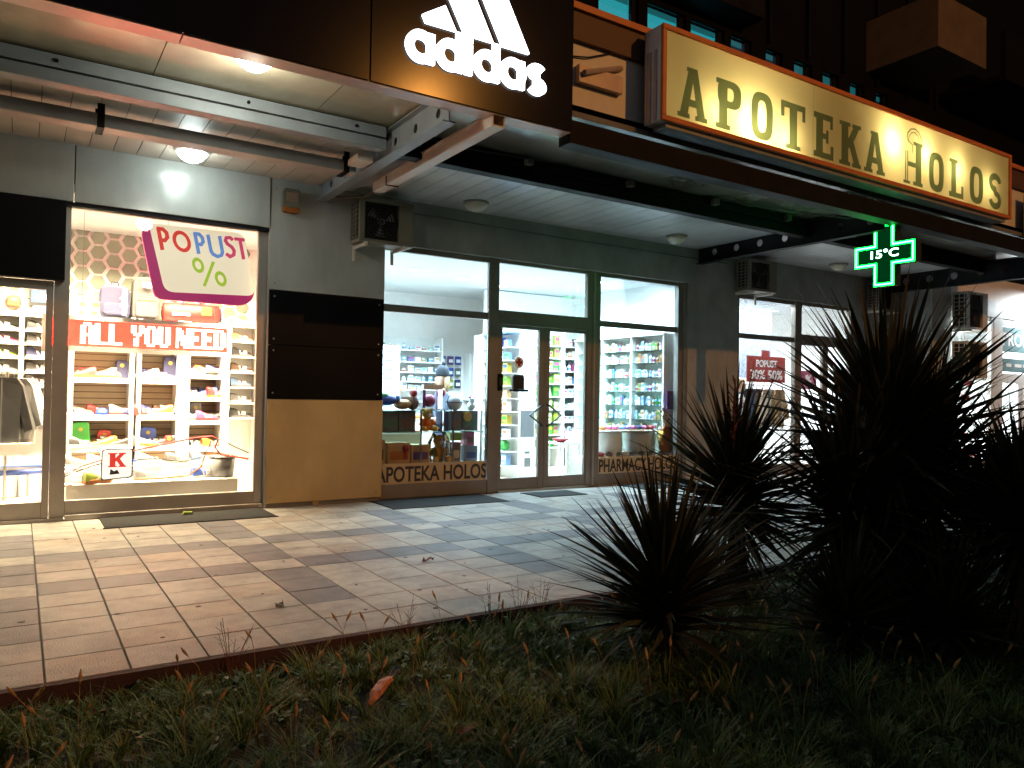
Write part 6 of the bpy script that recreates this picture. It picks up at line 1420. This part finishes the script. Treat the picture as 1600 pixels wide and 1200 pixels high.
# ------------------------------------------------------------------ grass, weeds and litter
import numpy as np
rng = np.random.default_rng(5)
def grass_field(n, x0, x1, y0, y1, hmin, hmax, wd):
    x = rng.uniform(x0, x1, n); y = rng.uniform(y0, y1, n)
    clump = 0.5 + 0.5 * np.sin(2.3 * x + 1.1 * y) * np.sin(2.9 * y - 1.7 * x + 1) 
    keep = rng.uniform(0, 1, n) < (0.45 + 0.55 * clump)
    x, y, clump = x[keep], y[keep], clump[keep]; n = len(x)
    z = LZ + 0.018 * np.sin(1.9 * x + .6 * y) + .014 * np.sin(3.7 * y - 1.3 * x) + .008 * np.sin(7.1 * x + 5 * y)
    h = rng.uniform(hmin, hmax, n) * (0.55 + 0.7 * clump); a = rng.uniform(0, 2 * np.pi, n); lean = rng.uniform(.1, .9, n) * h
    w_ = rng.uniform(.6, 1.3, n) * wd
    return blades(x, y, z, h, a, lean, w_, rng.uniform(0, 1, n))
def blades(x, y, z, h, a, lean, w_, tone_):
    n = len(x); dx, dy = np.cos(a), np.sin(a); px, py = -dy, dx
    v = np.zeros((n, 7, 3))
    for k, (u, ww) in enumerate(((0, 1.0), (.45, .85), (.8, .5))):
        cx = x + dx * lean * u ** 1.8; cy_ = y + dy * lean * u ** 1.8; cz_ = z + h * (u - .22 * u * u)
        v[:, 2 * k] = np.stack([cx - px * w_ * ww, cy_ - py * w_ * ww, cz_], 1); v[:, 2 * k + 1] = np.stack([cx + px * w_ * ww, cy_ + py * w_ * ww, cz_], 1)
    v[:, 6] = np.stack([x + dx * lean, y + dy * lean, z + h * .76], 1)
    b_ = (np.arange(n) * 7)[:, None]
    quads = np.concatenate([b_ + np.array([0, 1, 3, 2]), b_ + np.array([2, 3, 5, 4])], 0); tris = b_ + np.array([4, 5, 6])
    me = bpy.data.meshes.new('grass'); nv = n * 7
    me.vertices.add(nv); me.vertices.foreach_set('co', v.reshape(-1))
    nl = quads.size + tris.size; me.loops.add(nl); me.loops.foreach_set('vertex_index', np.concatenate([quads.reshape(-1), tris.reshape(-1)]).astype(np.int32))
    npoly = len(quads) + len(tris); me.polygons.add(npoly)
    st = np.concatenate([np.arange(len(quads)) * 4, len(quads) * 4 + np.arange(len(tris)) * 3]).astype(np.int32); me.polygons.foreach_set('loop_start', st)
    me.update(calc_edges=True); me.validate()
    col = me.attributes.new('tone', 'FLOAT', 'POINT'); tone = np.repeat(tone_, 7).astype(np.float32); col.data.foreach_set('value', tone)
    return me
def tufts(nt, per, x0, x1, y0, y1):
    xs, ys, hs, az, ln = [], [], [], [], []
    cx = rng.uniform(x0, x1, nt); cy = rng.uniform(y0, y1, nt); ch = rng.gamma(3.0, .032, nt) + .03; ch = np.where(cy > -5.85, np.minimum(ch, .15), ch)
    n = nt * per; k = np.repeat(np.arange(nt), per); a = rng.uniform(0, 2 * np.pi, n); r = np.abs(rng.normal(0, .018, n))
    x = cx[k] + r * np.cos(a); y = np.minimum(cy[k] + r * np.sin(a), -5.572); h = np.minimum(ch[k] * rng.uniform(.55, 1.15, n), .30); lean = h * rng.uniform(.25, 1.25, n)
    z = LZ + 0.018 * np.sin(1.9 * x + .6 * y) + .014 * np.sin(3.7 * y - 1.3 * x) + .008 * np.sin(7.1 * x + 5 * y)
    tone = np.clip(rng.uniform(0, 1, nt)[k] ** 1.5 * .62 + rng.uniform(0, .3, n), 0, 1)
    return blades(x, y, z, h, a + rng.normal(0, .5, n), lean, rng.uniform(.0016, .0042, n), tone)
def grass_mat():
    M_ = bpy.data.materials.new('grass_blades'); M_.use_nodes = True; n = M_.node_tree.nodes; L = M_.node_tree.links; b_ = n['Principled BSDF']
    at = n.new('ShaderNodeAttribute'); at.attribute_name = 'tone'; cr = n.new('ShaderNodeValToRGB')
    cr.color_ramp.elements[0].position = 0; cr.color_ramp.elements[0].color = (.045, .098, .016, 1); cr.color_ramp.elements[1].position = 1; cr.color_ramp.elements[1].color = (.22, .17, .06, 1)
    e_ = cr.color_ramp.elements.new(.55); e_.color = (.085, .155, .022, 1); e_ = cr.color_ramp.elements.new(.82); e_.color = (.155, .185, .035, 1)
    L.new(at.outputs['Fac'], cr.inputs[0]); L.new(cr.outputs[0], b_.inputs['Base Color']); b_.inputs['Roughness'].default_value = .6
    return M_
GM = grass_mat()
me = grass_field(80000, -1.2, 7.5, -8.7, -5.57, .03, .09, .0022); me.materials.append(GM)
o = bpy.data.objects.new('grass', me); C.objects.link(o); o['kind'] = 'stuff'
me = tufts(2300, 34, -1.2, 6.8, -8.7, -5.58); me.materials.append(GM)
o = bpy.data.objects.new('grass_tufts', me); C.objects.link(o); o['kind'] = 'stuff'
g = MB(); rr = random.Random(91)
for i in range(900):                          # broad leaved weeds between the tufts
    x = rr.uniform(-.8, 6.0); y = rr.uniform(-8.4, -5.62); z = lawn_h(x, y)
    for k in range(rr.randint(3, 6)):
        a = rr.uniform(0, 6.28); l = rr.uniform(.025, .06); e_ = rr.uniform(.1, .9); b0 = Vector((x, y, z + rr.uniform(.03, .10))); d_ = Vector((math.cos(a) * math.cos(e_), math.sin(a) * math.cos(e_), math.sin(e_))) * l; s_ = Vector((-math.sin(a), math.cos(a), 0)) * l * .28
        g.add([b0, b0 + d_ * .5 + s_, b0 + d_ + Vector((0, 0, -.01)), b0 + d_ * .5 - s_], [(0, 1, 2, 3)])
obj('weed_leaves', g, M['weed'], kind='stuff')
me = grass_field(5200, -1.2, 6.0, -5.68, -5.575, .05, .13, .0022); me.materials.append(GM)
o = bpy.data.objects.new('edge_grass', me); C.objects.link(o); o['kind'] = 'stuff'
# tall weeds with dry seed heads along the edge and in the lawn
g = MB(); rr = random.Random(31)
for i in range(170):
    x = rr.uniform(-.3, 5.0); y = rr.uniform(-8.0, -5.6); z = lawn_h(x, y); h = rr.uniform(.14, .30); a = rr.uniform(0, 6.28); l = rr.uniform(.02, .10)
    p0 = Vector((x, y, z)); p1 = Vector((x + l * .4 * math.cos(a), y + l * .4 * math.sin(a), z + h * .7)); p2 = Vector((x + l * math.cos(a), y + l * math.sin(a), z + h)); p3 = p2 + Vector((.035 * math.cos(a), .035 * math.sin(a), .05))
    g.tube([p0, p1, p2], .0014, 4, cap=False); g.tube([p2, p2.lerp(p3, .5), p3], [.004, .0085, .002], 6)
obj('seed_heads', g, M['dryseed'], kind='stuff')
g = MB()
for (x, y) in ((1.02, -5.62), (2.10, -5.60), (2.72, -5.6), (2.95, -5.6), (3.12, -5.62)):
    for k in range(7):
        a = rr.uniform(0, 6.28); l = rr.uniform(.04, .12); h = rr.uniform(.18, .36); p0 = Vector((x, y, LZ)); p2 = Vector((x + l * math.cos(a), y + l * math.sin(a), LZ + h))
        g.tube([p0, p0.lerp(p2, .5) + Vector((0, 0, .03)), p2], [.002, .0015, .001], 4, cap=False)
        for j in range(3): q_ = p0.lerp(p2, .55 + .15 * j); b2 = rr.uniform(0, 6.28); g.tube([q_, q_ + Vector((.035 * math.cos(b2), .035 * math.sin(b2), .03))], [.0012, .0008], 4, cap=False)
obj('edge_weeds', g, M['stalk'], kind='stuff')
def crumple(name, c, r_, mt, label, cat, seed, sx_=1.6, sz_=.8, group=None):
    rr_ = random.Random(seed); t_ = MB(); t_.ball((0, 0, 0), r_, 12, sz=sz_, sx=sx_)
    t_.v = [(x * rr_.uniform(.7, 1.25) + c[0], y * rr_.uniform(.7, 1.25) + c[1], z * rr_.uniform(.7, 1.3) + c[2]) for x, y, z in t_.v]
    return tag(obj(name, t_, mt), label, cat, group)
wr = thing('wrapper', 'crumpled orange and silver wrapper lying in the grass', 'wrapper', (1.6, -6.35, LZ))
rr_ = random.Random(2); wm = MB(); wm.tube([(1.52, -6.40, LZ + .055), (1.57, -6.37, LZ + .085), (1.63, -6.33, LZ + .11), (1.68, -6.30, LZ + .125)], [.010, .024, .029, .016], 9)
wm.v = [(x + rr_.uniform(-.008, .008), y + rr_.uniform(-.008, .008), z + rr_.uniform(-.008, .008)) for x, y, z in wm.v]; obj('wrapper_body', wm, M['wrapper'], wr)
we = MB(); we.tube([(1.68, -6.30, LZ + .125), (1.705, -6.285, LZ + .14), (1.73, -6.28, LZ + .15)], [.008, .018, .028], 7); obj('twisted_end', we, M['chrome'], wr)
for q, (x, y, rz0, lb) in enumerate(((2.62, -7.12, .3, 'rusty fallen leaf left of the small yucca trunk'), (2.82, -7.26, 1.4, 'curled brown leaf below the small yucca trunk'), (3.62, -5.78, .9, 'pale brown leaf at the kerb beside the small yucca'), (1.75, -7.0, 2.2, 'brown leaf low in the grass near the front'), (0.35, -5.95, 2.0, 'orange brown leaf in the grass at the front left'), (1.55, -4.7, .7, 'small brown leaf lying on the paving near the kerb'), (3.1, -3.9, 2.6, 'small brown leaf lying mid paving before the pharmacy'))):
    g = MB(); nn = 7; vs = []
    for i in range(nn + 1):
        u = i / nn; wv = .028 * math.sin(PI * min(.98, u * .95 + .03)); vs += [(.09 * (u - .5), -wv, .03 * math.sin(u * 5)), (.09 * (u - .5), 0, .012 * math.sin(u * 7)), (.09 * (u - .5), wv, .03 * math.cos(u * 4))]
    fs = []
    for i in range(nn): a = 3 * i; fs += [(a, a + 3, a + 4, a + 1), (a + 1, a + 4, a + 5, a + 2)]
    g.add(vs, fs); o = obj('fallen_leaf', g, M['dryleaf'], smooth=True); o.location = (x, y, LZ + .10 if y < -5.55 else GZ + .02); o.rotation_euler = (.2, -.3, rz0); tag(o, lb, 'leaf', 'fallen leaves on the lawn')
tag(obj('paper_scrap', MB().prism_xz(rounded([(1.66, -.012), (1.78, -.012), (1.77, .01), (1.68, .014)], .004), -.30, -.24), M['lime']), 'small pale green paper scrap on the mat below the window', 'scrap')

# ------------------------------------------------------------------ street lamp behind the viewer
t = thing('street_lamp', 'tall sodium street lamp across the lawn behind the viewer', 'street lamp', (10.6, -21.5, LZ))
obj('pole', MB().tube([(10.6, -21.5, -.3), (10.6, -21.5, 6), (10.6, -21.5, 10.7), (10.6, -20.9, 11.0), (10.6, -20.3, 11.0)], [.10, .08, .06, .05, .05], 10), M['steel'], t)
obj('lamp_head', MB().box(10.42, 10.78, -20.5, -19.7, 10.96, 11.1), M['steel'], t, bevel=.02); obj('lamp_glass', MB().box(10.46, 10.74, -20.3, -19.75, 10.90, 10.955), M['sodium'], t)
point('street_lamp_bulb', (10.6, -20.0, 10.75), 3500, (1.0, 0.385, 0.07), 0.12)

# unseen trees added behind the viewer to shade the lawn from the street lamp
rr = random.Random(77)
for q, (x, y, h, lb) in enumerate(((6.3, -14.5, 5.7, 'added clipped tree behind the viewer shading the lawn, the left one'), (9.0, -14.3, 6.3, 'added clipped tree behind the viewer shading the lawn, the middle one'), (11.9, -14.4, 6.2, 'added clipped tree behind the viewer shading the lawn, the right one'))):
    t = thing('added_shade_tree', lb, 'tree', (x, y, LZ), 'added shade trees behind the viewer')
    obj('trunk', MB().tube([(x, y, -.3), (x + .05, y, 1.2), (x, y + .05, 2.6), (x + .05, y, h - 1.5)], [.14, .11, .09, .04], 8).tube([(x, y, 2.0), (x + .7, y + .3, 3.4)], [.06, .02], 6).tube([(x, y, 2.2), (x - .7, y - .2, 3.5)], [.06, .02], 6), M['trunk'], t, smooth=True)
    g = MB()
    for i in range(5200):
        a, b_, e_ = rr.uniform(-1, 1), rr.uniform(-1, 1), rr.uniform(-1, 1)
        if abs(a) ** 4 + abs(b_) ** 4 + abs(e_) ** 4 > 1.25: continue
        c = Vector((x + 1.72 * a, y + 1.1 * b_, h - 2.1 + 2.1 * e_))
        d1 = Vector((rr.uniform(-1, 1), rr.uniform(-1, 1), rr.uniform(-1, 1))).normalized() * .13; d2 = d1.orthogonal().normalized() * .09
        g.add([c - d1, c - d2, c + d1, c + d2], [(0, 1, 2, 3)])
    obj('crown', g, M['leaf'], t)
